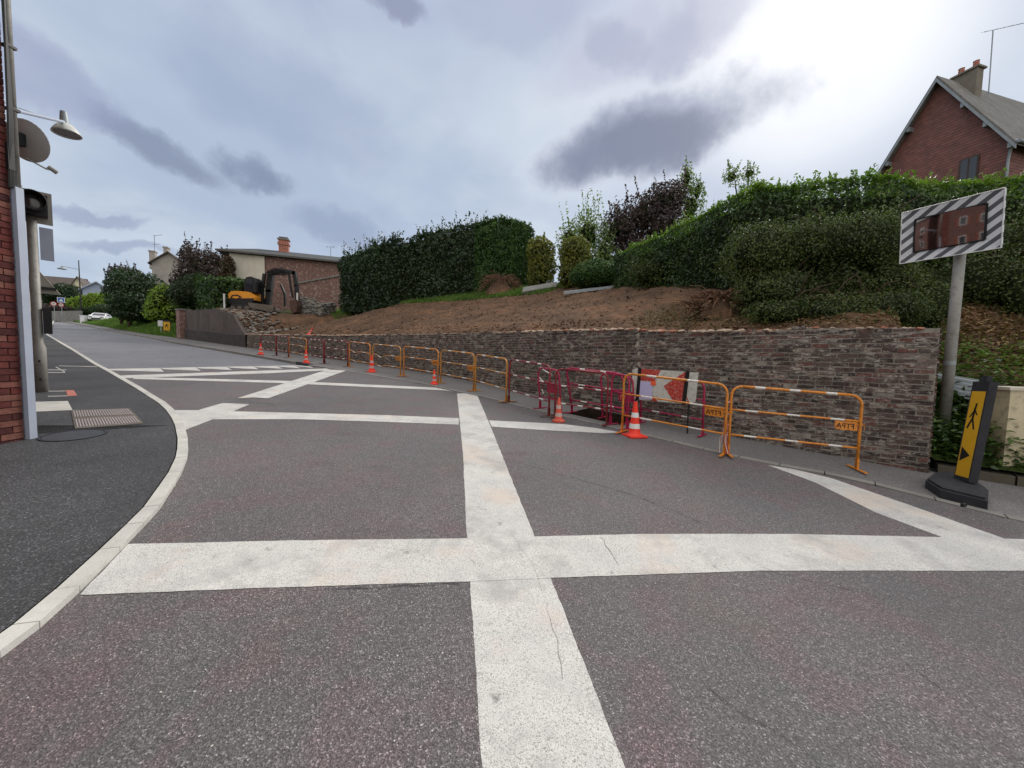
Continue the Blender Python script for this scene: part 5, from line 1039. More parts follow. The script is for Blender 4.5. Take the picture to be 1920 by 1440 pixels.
dn_ = Vector((.05, .0, -1)).normalized(); m = MB(); m.lathe([(.045, -.20), (.055, -.10), (.06, -.03), (.06, 0)], en+Vector((.0, 0, -.02)), 14, dn_); obj('lamp_neck', m, m_zinc, t, True); top_ = en+dn_*-.0+Vector((.02, 0, -.02))
m = MB(); m.lathe([(a*.84, b*.84) for a, b in [(.05, 0), (.11, .03), (.17, .10), (.225, .20), (.23, .225), (.21, .22), (.15, .12), (.0, .06)]], top_, 28, dn_); obj('lamp_shade', m, simple('pale lamp shade', lin((196, 198, 192)), .4, .1, .1, 4), t, True); m = MB(); m.lathe([(0, .172), (.168, .172)], top_, 24, dn_); obj('lamp_glass', m, simple('lamp glass', lin((104, 100, 96)), .2), t)
# ---------------------------------------------------------------- far street furniture
p = gp(153, 600); 
YY = 47.; p = gp(153, 604); YY = p.y; tpz = dp(148, 488, YY); t = thing('street_lamp', 'tall thin street lamp with an arm to the left beyond the white car', 'street lamp', p, None); m = MB(); m.tube([p, (p.x, p.y, tpz.z)], [.13, .06], 8); obj('pole', m, m_steel, t); a_, b_ = dp(147, 505, YY), dp(116, 499, YY); m = MB(); m.tube([a_, b_], .045, 6); obj('arm', m, m_zinc, t); m = MB(); m.lathe([(.06, .55), (.15, .45), (.15, .32), (.55, .08), (.6, 0), (.0, .02)], b_-Vector((0, 0, .5)), 16); obj('lamp_shade', m, m_zinc, t, True)
p = gp(157, 606); m = MB(); m.abox(p.x-.35, p.x+.35, p.y-.2, p.y+.2, p.z, p.z+1.1); m.abox(p.x-.4, p.x+.4, p.y-.25, p.y+.25, p.z+1.1, p.z+1.2); tag(obj('utility_cabinet', m, m_white), 'pale utility cabinet at the foot of the far street lamp', 'cabinet')
def rsign(label, px, py, pyb, r, kind, Y=None):
    c = dp(px, py, Y); b = Vector((c.x, c.y, plane(c.x, c.y))); t = thing('round_road_sign', label, 'road sign', (c.x, c.y, H(c.x, c.y))); m = MB(); m.tube([(c.x, c.y+.06, b.z-.3), (c.x, c.y+.06, c.z)], .045, 6); obj('post', m, m_zinc, t)
    ax = Vector((-c.x, -c.y, 0)).normalized(); m = MB(); m.lathe([(0, .0), (r, 0), (r, .02), (0, .02)], c, 20, ax); fc = obj('sign_face', m, m_sred if kind != 'none' else m_white, t); m = MB(); m.lathe([(0, .03), (r*.68, .03)], c, 20, ax); obj('sign_centre', m, m_white, fc); sd_ = Vector((-ax.y, ax.x, 0)); m = MB(); m.box(c+ax*.035, sd_*r*.32, Vector((0, 0, .05)), ax*.004); obj('pictogram', m, m_ink if kind != 'end' else m_sred, fc); return t, c, ax, sd_
rsign('far round red rimmed sign nearest to the signal pole', 100.5, 569.5, 592, .36, 'a', 62.)
t, c, ax, sd_ = rsign('far round red sign below the blue square sign', 114.5, 571.5, 589, .34, 'end', 63.)
t2_ = thing('square_road_sign', 'far blue and white square sign above the right hand round sign', 'road sign', c); c = dp(114.5, 562.5, 62.9); m = MB(); m.box(c, sd_*.42, Vector((0, 0, .42)), ax*.015); f_ = obj('sign_face', m, m_white, t2_); m = MB(); m.box(c+ax*.02, sd_*.34, Vector((0, 0, .34)), ax*.004); p_ = obj('blue_field', m, m_sblue, f_); m = MB(); m.prism([c+ax*.028-sd_*.25-Vector((0, 0, .22)), c+ax*.028+sd_*.25-Vector((0, 0, .22)), c+ax*.028+Vector((0, 0, .2))], ax*.004); obj('triangle', m, m_white, t2_)
# white car emerging beyond the grass bank
cp = gp(187, 606.5); cp = Vector((cp.x, cp.y, cp.z)); fwd = Vector((.55, -.84, 0)).normalized(); 
CK = 1.0
def car():
    c0 = gp(189, 607.5); c0.z = H(c0.x, c0.y)+.1; dd = math.hypot(c0.x, c0.y); t = thing('white_car', 'white hatchback parked half behind the grass bank below the far hedge', 'car', c0); e = Vector((-c0.x*.6-c0.y*.25, -c0.y*.6+c0.x*.0, 0)).normalized(); s = Vector((-e.y, e.x, 0)); s = s
    def q(x, y, z): return c0+e*x+s*y+Vector((0, 0, z+.0))
    W = .88; pr = [(2.0, .35), (2.05, .62), (1.95, .86), (1.0, 1.0), (.35, 1.42), (-.2, 1.52), (-1.3, 1.5), (-1.95, 1.0), (-2.0, .35)]
    m = MB()
    def wz(z): return W if z < 1.02 else W*(1-(z-1.0)*.38)
    n = len(pr); vs = [q(x, -wz(z), z) for x, z in pr]+[q(x, wz(z), z) for x, z in pr]; m.add(vs, [tuple(range(n))[::-1], tuple(range(n, 2*n))]+[(i, (i+1) % n, n+(i+1) % n, n+i) for i in range(n)]); obj('body', m, simple('white car paint', lin((232, 232, 236)), .25, 0, .03, 2, .6), t)
    m = MB(); o_ = .012; m.poly([q(.98+o_, -.72, 1.03), q(.98+o_, .72, 1.03), q(.38+o_, .62, 1.40), q(.38+o_, -.62, 1.40)]); obj('windscreen', m, m_glass, t)
    for sg in (-1, 1):
        m = MB(); m.poly([q(.85, sg*(W*.99+.004), 1.03), q(.33, sg*(wz(1.38)+.012), 1.38), q(-1.1, sg*(wz(1.38)+.012), 1.38), q(-1.5, sg*(W*.99+.004), 1.04)]); obj('side_window', m, m_glass, t)
        m = MB(); m.box(q(1.97, sg*.62, .72), e*.07, s*.18, Vector((0, 0, .08))); obj('headlight', m, m_glass, t)
        m = MB(); m.box(q(.75, sg*1.0, 1.05), e*.06, s*.1, Vector((0, 0, .07))); obj('wing_mirror', m, m_white, t)
        for x in (1.3, -1.3): m = MB(); m.lathe([(.18, .1), (.32, .1), (.32, -.1), (.18, -.1)], q(x, sg*.82, .32), 18, s); w_ = obj('wheel', m, m_black, t); m = MB(); m.lathe([(0, .105), (.2, .105), (.2, -.105), (0, -.105)], q(x, sg*.82, .32), 14, s); obj('rim', m, m_zinc, w_)
    m = MB(); m.box(q(2.04, 0, .5), e*.02, s*.5, Vector((0, 0, .09))); obj('grille', m, m_black, t)
car()
# ---------------------------------------------------------------- excavator
ep = tp(498, 584); print('excavator', ep); dE = ep.y
def ex_(px, py, dy=0): return dp(px, py, dE+dy)
t = thing('mini_excavator', 'black and yellow tracked excavator with folded boom on the earth platform', 'excavator', ep); Yv = Vector((0, 1, 0))
def slab(name, pts, y0, y1, m, par=None, sm_=False):
    b = MB(); q = [ex_(*p_) for p_ in pts]; b.prism([p_+Yv*y0 for p_ in q], Yv*(y1-y0)); return obj(name, b, m, par or t)
for y0 in (-1.0, .55):
    tr = slab('track', [(448, 579), (453, 573), (508, 576), (514, 582), (509, 589), (455, 588)], y0, y0+.42, m_steel); b = MB()
    for px in (455, 467, 480, 493, 505): b.lathe([(0, -.03), (.17, -.03), (.17, .45), (0, .45)], ex_(px, 581)+Yv*y0, 12, (0, 1, 0))
    obj('track_roller', b, m_mud, tr)
slab('chassis', [(460, 574), (506, 576), (506, 583), (460, 581)], -.55, .55, m_steel)
slab('dozer_blade', [(484, 571), (531, 577), (527, 589), (486, 580)], -1.1, -.95, m_mud); slab('blade_arm', [(500, 578), (527, 582), (527, 586), (500, 583)], -.9, .7, m_mud)
slab('counterweight', [(443, 563), (446, 573), (487, 575), (492, 563)], -.95, .95, m_black)
bd = slab('engine_cover', [(444, 563), (445, 555), (450, 550), (462, 549.5), (480, 551), (487, 553), (493, 560), (492, 566), (478, 567), (450, 567)], -.93, .93, m_amber)
q = MB(); q.prism([ex_(*p_, 0)+Yv*-.945 for p_ in ((449, 562), (452, 557), (462, 556), (470, 561), (462, 565), (452, 565))], Yv*.012); obj('dark_decal', q, m_black, bd); q = MB(); q.prism([ex_(*p_, 0)+Yv*-.955 for p_ in ((452, 562), (455, 559), (462, 559), (466, 561.5), (460, 563.5))], Yv*.012); obj('vent', q, m_amber, bd)
cb_ = slab('cab', [(473, 551), (474, 530), (477, 524.5), (485, 523), (492, 526), (494, 533), (493, 552)], -.9, .15, m_black); slab('cab_window', [(476, 549), (477, 533), (480, 528), (488, 528), (490, 549)], -.915, -.90, m_glass, cb_)
def beam(name, pts, r, m, y=0, par=None):
    b = MB(); P__ = [ex_(*p_)+Yv*y for p_ in pts]
    for a_, c_ in zip(P__[:-1], P__[1:]):
        v = (c_-a_).normalized(); u_ = Vector((-v.z, 0, v.x)); b.box((a_+c_)/2, v*((c_-a_).length/2+r*.4), Yv*r*.7, u_*r)
    return obj(name, b, m, par or t)
bm1 = beam('boom', [(499, 572), (502, 545), (505, 512)], .2, m_steel, .2); beam('boom_tip', [(505, 512), (526, 505), (550, 511)], .13, m_steel, .2, bm1); beam('hydraulic_cylinder', [(495, 568), (495, 540), (498, 515)], .10, m_black, -.15); beam('hydraulic_cylinder', [(508, 517), (528, 511), (545, 516)], .07, m_black, -.15)
beam('stick', [(549, 509), (553, 535), (555, 565)], .13, m_steel, .2); beam('hydraulic_cylinder', [(543, 517), (546, 540), (550, 558)], .06, m_black, -.05); beam('hydraulic_cylinder', [(519, 532), (526, 548), (527, 572)], .07, m_black, .5)
q = MB(); 
for _ in range(22):
    a_ = ex_(random.uniform(500, 512), random.uniform(508, 520)); b2_ = ex_(random.uniform(535, 553), random.uniform(509, 520)); q.tube([a_+Yv*-.2, a_.lerp(b2_, .4)+Yv*-.3+Vector((0, 0, random.uniform(-.05, .3))), b2_+Yv*-.15], .022, 5)
obj('hoses', q, m_black, bm1); slab('bucket', [(548, 565), (560, 563), (562, 574), (560, 586), (552, 589), (549, 579)], -.35, .35, simple('rusty bucket steel', lin((92, 70, 60)), .8, .1, .3, 5)); beam('link', [(559, 550), (559, 565)], .05, m_band, -.1)
# ---------------------------------------------------------------- hedges and trees on the plot
def foot(pts): return [tuple(tp(*p).xy) for p in pts]
def tops(ft, ys): return [dp(proj((x, y, H(x, y)))[0], ty, y+.4).z for (x, y), ty in zip(ft, ys)]
f = foot([(636, 586), (700, 577), (760, 568), (830, 560), (892, 553)]); print('hedgeA', f)
hedge('laurel_hedge', 'long dark broad leaved hedge behind the upper left edge of the bare earth', f, tops(f, [486, 462, 446, 430, 418]), 2.2, L_dark, .22, 150, shoots=300, sh=(.3, 1.1), lump=.22)
f = foot([(888, 554), (925, 549), (958, 546)]); print('hedgeB', f)
hedge('conifer_hedge', 'tall clipped dark green conifer block with rounded top beside the root heap', f, tops(f, [418, 409, 416]), 2.6, L_conif, .24, 300, shoots=300, sh=(.1, .35), lump=.18, asp=.3, rnd=.9)
b = tp(1012, 542); hgt = lambda p, ty: dp(1000, ty, p.y).z-p.z
def clipped(label, px, ptop, pb, wpx, leaf, Yadd=1.0):
    b = tp(px, pb); Y = b.y+Yadd; k = Y/FPX; c0 = dp(px, (ptop+pb)/2, Y); hh = (pb-ptop)/2*k; w = wpx*k
    bl = [(c0.x, Y, c0.z+hh*.45, w, w, hh*.6), (c0.x+.1, Y, c0.z-.1*hh, w*1.02, w, hh*.6), (c0.x, Y, c0.z-hh*.5, w*.95, w, hh*.6)]
    return tree('clipped_shrub', label, 'shrub', (c0.x, Y, H(c0.x, Y)), bl, leaf, .17, 190, .06, 'clipped columnar shrubs', 12, (.1, .3), .66, amp=.09, shell=.25)
clipped('left hand clipped golden green shrub column beside the conifer block', 1013, 447, 543, 27, L_gold); clipped('right hand clipped shrub column with yellow top, in front of the pale green tree', 1076, 449, 540, 30, L_gold, 0.4)
tree('young_tree', 'pale green loose tree with upright shoots behind the clipped shrubs', 'tree', (*dp(1090, 520, 25).xy, H(*dp(1090, 520, 25).xy)), [E(1068, 450, 25, 26, 34), E(1102, 440, 25.5, 34, 40), E(1085, 495, 25, 40, 42), E(1130, 480, 25.6, 25, 40)], L_pale, .2, 55, .12, None, 46, (.6, 2.0), .45, amp=.2, shell=.5)
tree('copper_beech', 'dark purple leaved tree rising behind the sloping laurel hedge', 'tree', (*dp(1200, 500, 27).xy, H(*dp(1200, 500, 27).xy)), [E(1165, 430, 27, 42, 44), E(1205, 408, 27.5, 38, 42), E(1240, 385, 28, 38, 40), E(1265, 370, 28.5, 26, 30), E(1180, 480, 27, 50, 40), E(1240, 440, 27.5, 50, 50)], L_purp, .24, 60, .2, None, 50, (.5, 1.3), .5, amp=.22, shell=.4)
tree('tall_poplar', 'pale grey green tree top poking up behind the purple tree', 'tree', (*dp(1292, 500, 31).xy, H(*dp(1292, 500, 31).xy)), [E(1288, 335, 31, 14, 30), E(1308, 360, 31, 14, 26), E(1295, 390, 31, 26, 40), E(1290, 460, 31, 30, 50)], L_pale, .22, 45, .15, None, 20, (.4, .9), .4, amp=.25, shell=.5)
tree('feathery_tree', 'wispy pale tree tops just showing above the top corner of the laurel hedge', 'tree', (*dp(1390, 500, 24).xy, H(*dp(1390, 500, 24).xy)), [E(1372, 332, 24, 17, 18), E(1405, 325, 24, 16, 14), E(1395, 400, 24, 24, 60)], L_pale, .16, 60, .12, None, 20, (.3, .6), .4, amp=.25, shell=.5)
# big laurel hedge: rises toward the camera, then runs right
pts = [(4.4, 17.4), (5.0, 14.9), (5.6, 12.4), (6.15, 10.3), (6.9, 9.75), (9, 9.5), (12, 9.4), (15.5, 9.4)]
tz_ = [(1158, 474), (1205, 448), (1290, 398), (1400, 334)]
zt_ = [dp(a, b_, p_[1]).z for (a, b_), p_ in zip(tz_, pts)]+[dp(1440, 331, 9.75).z, dp(1610, 330, 9.7).z, dp(1830, 333, 9.6).z, dp(2050, 345, 9.6).z]
print('laurel', zt_, [proj((*p_, 5)) for p_ in pts])
hedge('laurel_hedge', 'big glossy laurel hedge with bright lime top running behind the retaining wall to the right', pts, zt_, 1.5, L_laurel, .11, 520, shoots=800, sh=(.1, .3), top_leaf=L_topl, lump=.1, asp=.4)
def mound(name, label, cat, px, py, Y, wpx, hpx, leaf, size, dens, **k):
    c = E(px, py, Y, wpx, hpx); return tree(name, label, cat, (c[0], c[1], H(c[0], c[1])), [c, (c[0]-.3*c[3], c[1]-.2, c[2]-.15*c[5], c[3]*.6, c[4]*.7, c[5]*.8), (c[0]+.35*c[3], c[1]+.1, c[2]-.1*c[5], c[3]*.65, c[4]*.7, c[5]*.8)], leaf, size, dens, .05, **k)
yy = tp(1120, 543).y; mound('round_shrub', 'low rounded dark green shrub like a cushion on the upper edge of the earth', 'shrub', 1122, 518, yy+1.0, 54, 27, L_conif, .13, 260, core=.7, amp=.08, shell=.2)
yy = tp(1215, 545).y; mound('twiggy_shrub', 'sparse twiggy shrub with grey stems at the foot of the laurel hedge', 'shrub', 1215, 517, yy+.7, 42, 30, L_bush, .1, 110, core=.45, shoots=20, sh=(.1, .3))
# broad bush in front of the laurel, on top of the wall
c1 = [E(1430, 480, 8.3, 70, 62, .8), E(1520, 465, 8.2, 80, 55, .8), E(1620, 460, 8.0, 80, 60, .8), E(1670, 440, 8.2, 45, 50, .8), E(1450, 550, 8.0, 75, 50, .8), E(1560, 540, 8.3, 90, 60, .7), E(1660, 540, 7.9, 70, 70, .7), E(1460, 588, 7.2, 60, 26, .7), E(1560, 590, 7.1, 80, 36, .7), E(1660, 585, 7.0, 80, 42, .7), E(1745, 575, 7.4, 45, 56, .7)]
tree('spreading_bush', 'wide small leaved bush overhanging the right half of the retaining wall', 'bush', (*dp(1560, 600, 8.1).xy, H(*dp(1560, 600, 8.1).xy)), c1, L_bush, .052, 900, .09, None, 90, (.2, .5), .66, amp=.2, shell=.35, inner=.3)
c2 = [E(1760, 560, 8.6, 70, 70, .8), E(1850, 540, 8.2, 70, 75, .8), E(1930, 560, 7.6, 60, 80, .8), E(1790, 480, 9., 60, 50, .8), E(1890, 470, 8.6, 70, 50, .8)]
tree('undergrowth_bush', 'dark tangled bush behind the mirror post on top of the leaf littered bank', 'bush', (*dp(1830, 620, 8.4).xy, H(*dp(1830, 620, 8.4).xy)), c2, L_bush, .065, 420, .08, None, 40, (.2, .5), .68, amp=.2, shell=.4)
# roots and branches dumped on the earth
def rootheap(label, px, pb, wpx, hpx, n, leafy=0):
    b = tp(px, pb); k = b.y/FPX; w, h = wpx*k, hpx*k; t = thing('root_heap', label, 'root heap', b); m = MB()
    nn_, mm = 9, 16; vs = [(b.x+w*(1-j/nn_)*math.cos(2*math.pi*i/mm)*(.85+.2*math.sin(i*2.1+j)), b.y+w*.7*(1-j/nn_)*math.sin(2*math.pi*i/mm), H(b.x, b.y)-.1+h*.9*math.sin(j/nn_*1.57)*(1+.1*math.sin(i*3+j*2))) for j in range(nn_+1) for i in range(mm)]
    m.add(vs, [(j*mm+i, j*mm+(i+1) % mm, (j+1)*mm+(i+1) % mm, (j+1)*mm+i) for j in range(nn_) for i in range(mm)]); obj('earth_core', m, m_soil, t); m = MB()
    for _ in range(n):
        a0 = random.uniform(0, 6.28); r = random.uniform(.15, 1); z = h*math.sqrt(max(0, 1-r*r))*.95; p0 = Vector((b.x+w*r*math.cos(a0), b.y+w*.7*r*math.sin(a0), b.z+z)); L = random.uniform(.25, .7)*max(w, .8); a1 = a0+random.uniform(-1, 1)
        p2 = p0+Vector((math.cos(a1)*L, math.sin(a1)*L*.6, random.uniform(-.6, .45)*L)); p1 = p0.lerp(p2, .5)+Vector((0, 0, .18*L)); p2.z = max(p2.z, H(p2.x, p2.y)); m.tube([p0, p1, p2], [.02*random.uniform(.5, 1.6), .014, .006], 5)
    obj('roots', m, simple('dug roots', lin((120, 92, 74)), .95, 0, .4, 6, .1), t); return t
rootheap('heap of dug up brown roots in front of the conifer block', 938, 552, 32, 34, 260)
rootheap('tangle of broken branches and roots left of the wide bush', 1345, 592, 45, 38, 150)
m = MB(); a_, b_ = tp(1352, 585), dp(1372, 540, tp(1352, 585).y); m.tube([a_, a_.lerp(b_, .5)+Vector((.03, 0, .03)), b_], [.045, .04, .03], 7); m.tube([tp(1330, 590), dp(1362, 568, a_.y)], .02, 5); m.tube([tp(1290, 595), dp(1330, 575, a_.y+.1)], .018, 5)
tag(obj('broken_branch', m, simple('fresh broken wood', lin((186, 142, 108)), .9, 0, .3, 6)), 'pale freshly broken branch sticking out of the tangle by the wide bush', 'branch')
# slabs and boards lying at the top edge of the earth
def plank(name, label, pts, h, m, cat='slab', dz=.25):
    q = [tp(*p_) for p_ in pts]; b = MB(); b.prism([p_+Vector((0, 0, dz if i in (2, 3) else 0.02)) for i, p_ in enumerate(q)], (0, 0, h)); return tag(obj(name, b, m), label, cat)
p_ = tp(1012, 548); b = MB(); b.box(p_+Vector((0, .2, .28)), (.95, -.1, .16), (.05, .35, .2), (0, -.04, .06)); tag(obj('concrete_slab', b, m_stone), 'pale ribbed concrete slab lying right of the root heap', 'slab')
p_ = tp(1110, 547); b = MB(); b.box(p_+Vector((0, .1, .12)), (1.25, -.1, .16), (.02, .18, .05), (0, 0, .05)); tag(obj('grey_board', b, m_zinc), 'long grey board lying in front of the low rounded shrub', 'board')
# ---------------------------------------------------------------- far left vegetation
def fartree(name, label, cat, bl, leaf, size, dens, **k):
    c = bl[0]; return tree(name, label, cat, (c[0], c[1], H(c[0], c[1])), bl, leaf, size, dens, .16, **k)
fartree('purple_plum', 'purple leaved tree with ragged top left of the long brick building', 'tree', [E(372, 505, 40, 34, 34), E(398, 492, 41, 28, 24), E(352, 530, 40, 26, 30), E(395, 530, 40, 36, 36), E(355, 480, 41, 18, 20)], L_purp, .3, 36, shoots=46, sh=(.5, 1.6), core=.5, amp=.2, shell=.5)
fartree('green_bush', 'mid green bush growing under the purple tree beside the creeper', 'bush', [E(372, 545, 37, 30, 34), E(345, 552, 37, 26, 26), E(395, 560, 37, 20, 30)], L_dark, .22, 60, core=.7)
fartree('creeper', 'reddish creeper climbing the cream corner of the long brick building', 'creeper', [E(428, 500, 35.4, 12, 24, 1.), E(420, 540, 35.2, 15, 34, 1.), E(408, 572, 35, 17, 24, 1.), E(434, 525, 35.3, 8, 26)], L_ivy, .2, 80, core=.7)
f = [tuple(tp(*p_).xy) for p_ in ((290, 596), (320, 592), (350, 590), (398, 588))]
hedge('garden_hedge', 'rounded green garden hedge on the grass bank beside the brick pier', f, tops(f, [545, 530, 525, 520]), 3.0, L_laurel, .26, 80, shoots=40, sh=(.2, .5), top_leaf=L_laurel, lump=.35)
fartree('big_dark_tree', 'large dark green tree on the grass bank below the two chimney cottage', 'tree', [E(240, 545, 42, 34, 38), E(272, 545, 42, 32, 34), E(255, 568, 41, 40, 24), E(225, 530, 43, 18, 26), E(228, 582, 42, 22, 14), E(285, 582, 41, 26, 18), E(262, 592, 41, 34, 12)], L_dark, .3, 50, core=.65, shoots=24, sh=(.3, .9))
fartree('plum_tree', 'small purple tree top behind the large dark green tree', 'tree', [E(224, 513, 45, 17, 14), E(245, 512, 45, 18, 10), E(232, 540, 45, 20, 20)], L_purp, .28, 50, core=.5, shoots=20, sh=(.3, .9))
fartree('light_bush', 'light green bush in front of the garden hedge on the bank', 'bush', [E(306, 562, 38, 22, 28), E(290, 578, 38, 16, 18), E(300, 592, 38, 24, 12), E(328, 586, 38, 18, 16)], L_lime, .22, 60, core=.7)
fa = [tuple(gp(x, y).xy) for x, y in ((122, 603), (150, 604))]; c = dp(122, 590, 74); d_ = dp(207, 590, 68)
f = [(c.x, c.y), ((c.x+d_.x)/2, (c.y+d_.y)/2), (d_.x, d_.y)]
hedge('lime_hedge', 'lime topped hedge in front of the pale blue house', f, [dp(125, 561, 74).z, dp(165, 551, 71).z, dp(207, 551, 68).z], 2.2, L_lime, .36, 45, top_leaf=L_lime, lump=.3, shoots=30, sh=(.2, .5))
fartree('far_round_tree', 'dark round tree in front of the brown roofed house', 'tree', [E(122, 550, 82, 26, 18), E(100, 560, 82, 20, 22), E(140, 562, 82, 20, 16)], L_dark, .4, 40, core=.7)
fartree('low_dark_bush', 'dark low bush directly behind the white car', 'bush', [E(178, 588, 69, 30, 12), E(200, 584, 67, 22, 14)], L_dark, .25, 60, core=.7)  # low bush in the dark hedge leaf material
fartree('maroon_shrub', 'maroon shrub behind the two far round signs', 'shrub', [E(112, 580, 68, 22, 7), E(90, 578, 68, 16, 8)], L_purp, .3, 50, core=.7)
fartree('street_end_trees', 'dark green trees at the far end of the street behind the signal pole', 'tree', [E(78, 575, 88, 26, 26), E(55, 570, 90, 26, 30)], L_dark, .45, 30, core=.7)
m = MB(); a_, b_ = gp(60, 603), gp(96, 600); a_ = Vector((a_.x, a_.y, plane(a_.x, a_.y))); 
m = MB(); a_ = dp(52, 597, 66); b_ = dp(150, 594, 64); m.prism([(a_.x, a_.y, a_.z-2), (b_.x, b_.y, b_.z-2), (b_.x, b_.y, b_.z+1.0), (a_.x, a_.y, a_.z+1.2)], (0, .4, 0)); t = tag(obj('garden_wall', m, m_stone), 'low grey garden wall at the bend of the street behind the round signs', 'wall')
# ---------------------------------------------------------------- grass, weeds and litter
def blades(name, label, cat, regions, leaf, hgt_, w_, kind='stuff'):
    PP, HH_ = [], []
    for (u0, u1, t0, t1, n) in regions:
        for _ in range(n):
            u = random.uniform(u0, u1); t_ = random.uniform(t0, t1); x, y = xy(u, v0(u)+t_); PP.append((x, y, H(x, y))); HH_.append(1)
    P_ = np.array(PP); n = len(P_); a = RNG.uniform(0, 6.28, n); h = hgt_*RNG.uniform(.5, 1.4, n); w = w_*RNG.uniform(.7, 1.4, n); l = RNG.normal(0, .35, (n, 2))*h[:, None]
    dx, dy = np.cos(a)*w, np.sin(a)*w; V = np.zeros((n, 3, 3)); V[:, 0] = P_; V[:, 1] = P_; V[:, 0, 0] -= dx; V[:, 0, 1] -= dy; V[:, 1, 0] += dx; V[:, 1, 1] += dy; V[:, 2] = P_; V[:, 2, 0] += l[:, 0]; V[:, 2, 1] += l[:, 1]; V[:, 2, 2] += h
    me = bpy.data.meshes.new(name); me.vertices.add(n*3); me.vertices.foreach_set('co', V.ravel()); me.loops.add(n*3); me.loops.foreach_set('vertex_index', np.arange(n*3, dtype=np.int32)); me.polygons.add(n); me.polygons.foreach_set('loop_start', np.arange(0, n*3, 3, dtype=np.int32)); me.polygons.foreach_set('loop_total', np.full(n, 3, np.int32)); me.materials.append(leaf); me.update(calc_edges=True)
    o = bpy.data.objects.new(name, me); COL.objects.link(o); return tag(o, label, cat, kind=kind)
uL = U_L+.2
blades('verge_grass', 'rough green grass covering the bank left of the brick pier', 'grass', [(uL, uL+26, .0, 7, 42000), (uL+26, uL+60, .0, 7, 16000)], L_grass, .28, .035)
blades('upper_grass', 'strip of grass at the foot of the dark hedge above the bare earth', 'grass', [(12, 30, 7.8, 12, 20000), (U_C-3, U_C+6, 6.5, 12, 6000)], L_grass, .22, .03)
def cover(name, label, cat, n, f, leaf, size, hh, asp=.5, up=.6):
    PP = []
    while len(PP) < n:
        q = f()
        if q is None: continue
        PP.append((q[0], q[1], H(q[0], q[1])+abs(random.gauss(0, hh))*(1+.5*math.sin(q[0]*5)*math.sin(q[1]*4))))
    o = leafmesh(name, PP, np.tile([0, 0, 1.], (n, 1)), size, [leaf], None, asp=asp, jit=.6, up=up); return tag(o, label, cat, kind='stuff')
def reg(u0, u1, t0, t1):
    def f(): u = random.uniform(u0, u1); t_ = random.uniform(t0, t1); return xy(u, v0(u)+t_)
    return f
cover('weeds', 'low green weeds and bramble leaves at the foot of the bank under the mirror post', 'weeds', 15000, reg(U_R-6.5, U_R-.02, .12, 2.7), L_weed, .075, .14)
cover('weeds', 'taller dark weeds around the mirror post', 'weeds', 3500, reg(U_R-1.4, U_R-.02, .12, 1.6), L_laurel, .10, .22)
cover('leaf_litter', 'brown dry leaf litter on the upper part of the bank right of the wall', 'leaf litter', 26000, reg(U_R-8, U_R+.5, 2.2, 6.5), L_dry, .09, .03)
cover('leaf_litter', 'dry twigs and leaves strewn under the wide bush along the wall top', 'leaf litter', 5000, reg(U_R+.2, U_R+4.5, .3, 3.0), L_dry, .06, .03)
cover('wall_top_weeds', 'scattered small weeds sprouting under the wide bush along the wall top', 'weeds', 1800, reg(U_R+.4, U_R+5.0, .35, 2.0), L_bush, .05, .09)
# low mossy edging stones at the back of the right pavement
m = MB(); k_ = 0; u = U_R-.12
while u > U_R-9:
    L = random.uniform(.5, .8); a_, b_ = xy(u, v0(u)+.10), xy(u-L+.02, v0(u-L)+.10); h = .13+random.uniform(-.02, .03); a2, b2_ = xy(u, v0(u)+.28), xy(u-L+.02, v0(u-L)+.28)
    m.add([P(*a_, -.1), P(*b_, -.1), P(*b2_, -.1), P(*a2, -.1), P(*a_, h), P(*b_, h), P(*b2_, h+.01), P(*a2, h+.01)], [(4,5,6,7), (0,1,5,4), (1,2,6,5), (3,0,4,7), (2,3,7,6)]); u -= L
tag(obj('edging_stones', m, concrete('mossy stone', lin((96, 90, 78)))), 'low dark mossy edging stones behind the yellow beacon', 'edging', kind='thing')
# corrugated sheet and cream cabinet on the bank
a_ = dp(1748, 697, 6.3); b_ = dp(1836, 712, 5.75); e = (b_-a_); ed = Vector((0, .32, .26)).normalized(); m = MB(); n = 60; vs = []
for j in range(2):
    for i in range(n+1):
        f_ = i/n; base_ = a_.lerp(b_, f_*1.0)-ed*(.0 if j else .42); vs.append(base_)
rows = []
m = MB(); nr = 26; vs = []
for j in range(nr+1):
    w = j/nr
    for i in range(2):
        vs.append((a_ if i == 0 else b_)-ed*.62*(1-w)+Vector((.0, -.02, .012))*math.sin(w*6.283*5))
m.add(vs, [(2*j, 2*j+1, 2*j+3, 2*j+2) for j in range(nr)]); tag(obj('corrugated_sheet', m, simple('galvanised sheet', lin((196, 206, 212)), .4, .1, .1, 2)), 'piece of pale corrugated metal sheet lying in the weeds behind the mirror post', 'metal sheet')
c = dp(1905, 790, 5.25); t = thing('cream_cabinet', 'weathered cream utility cabinet cut by the right edge of the picture', 'cabinet', (c.x, c.y, c.z-.5)); m = MB(); zt = dp(1900, 731, 5.25).z; e1 = Vector((.95, -.25, 0)).normalized()*.28; e2 = Vector((.25, .95, 0))*.2; c = Vector((c.x+.05, c.y, (zt+H(c.x, c.y))/2-.1)); hh = zt-c.z
m.box(c, e1, e2, (0, 0, hh)); obj('cabinet_body', m, simple('cream plastic', lin((206, 192, 160)), .6, 0, .15, 3, .4, 0, lin((150, 140, 116))), t); m = MB(); m.box(c+Vector((0, 0, hh+.02)), e1*1.08, e2*1.1, (0, 0, .02)); obj('lid', m, m_cream, t); m = MB(); m.box(c-e2*1.02-e1*.1, e1*.012, e2*.02, (0, 0, hh*.95)); obj('door_gap', m, m_black, t)
m = MB()
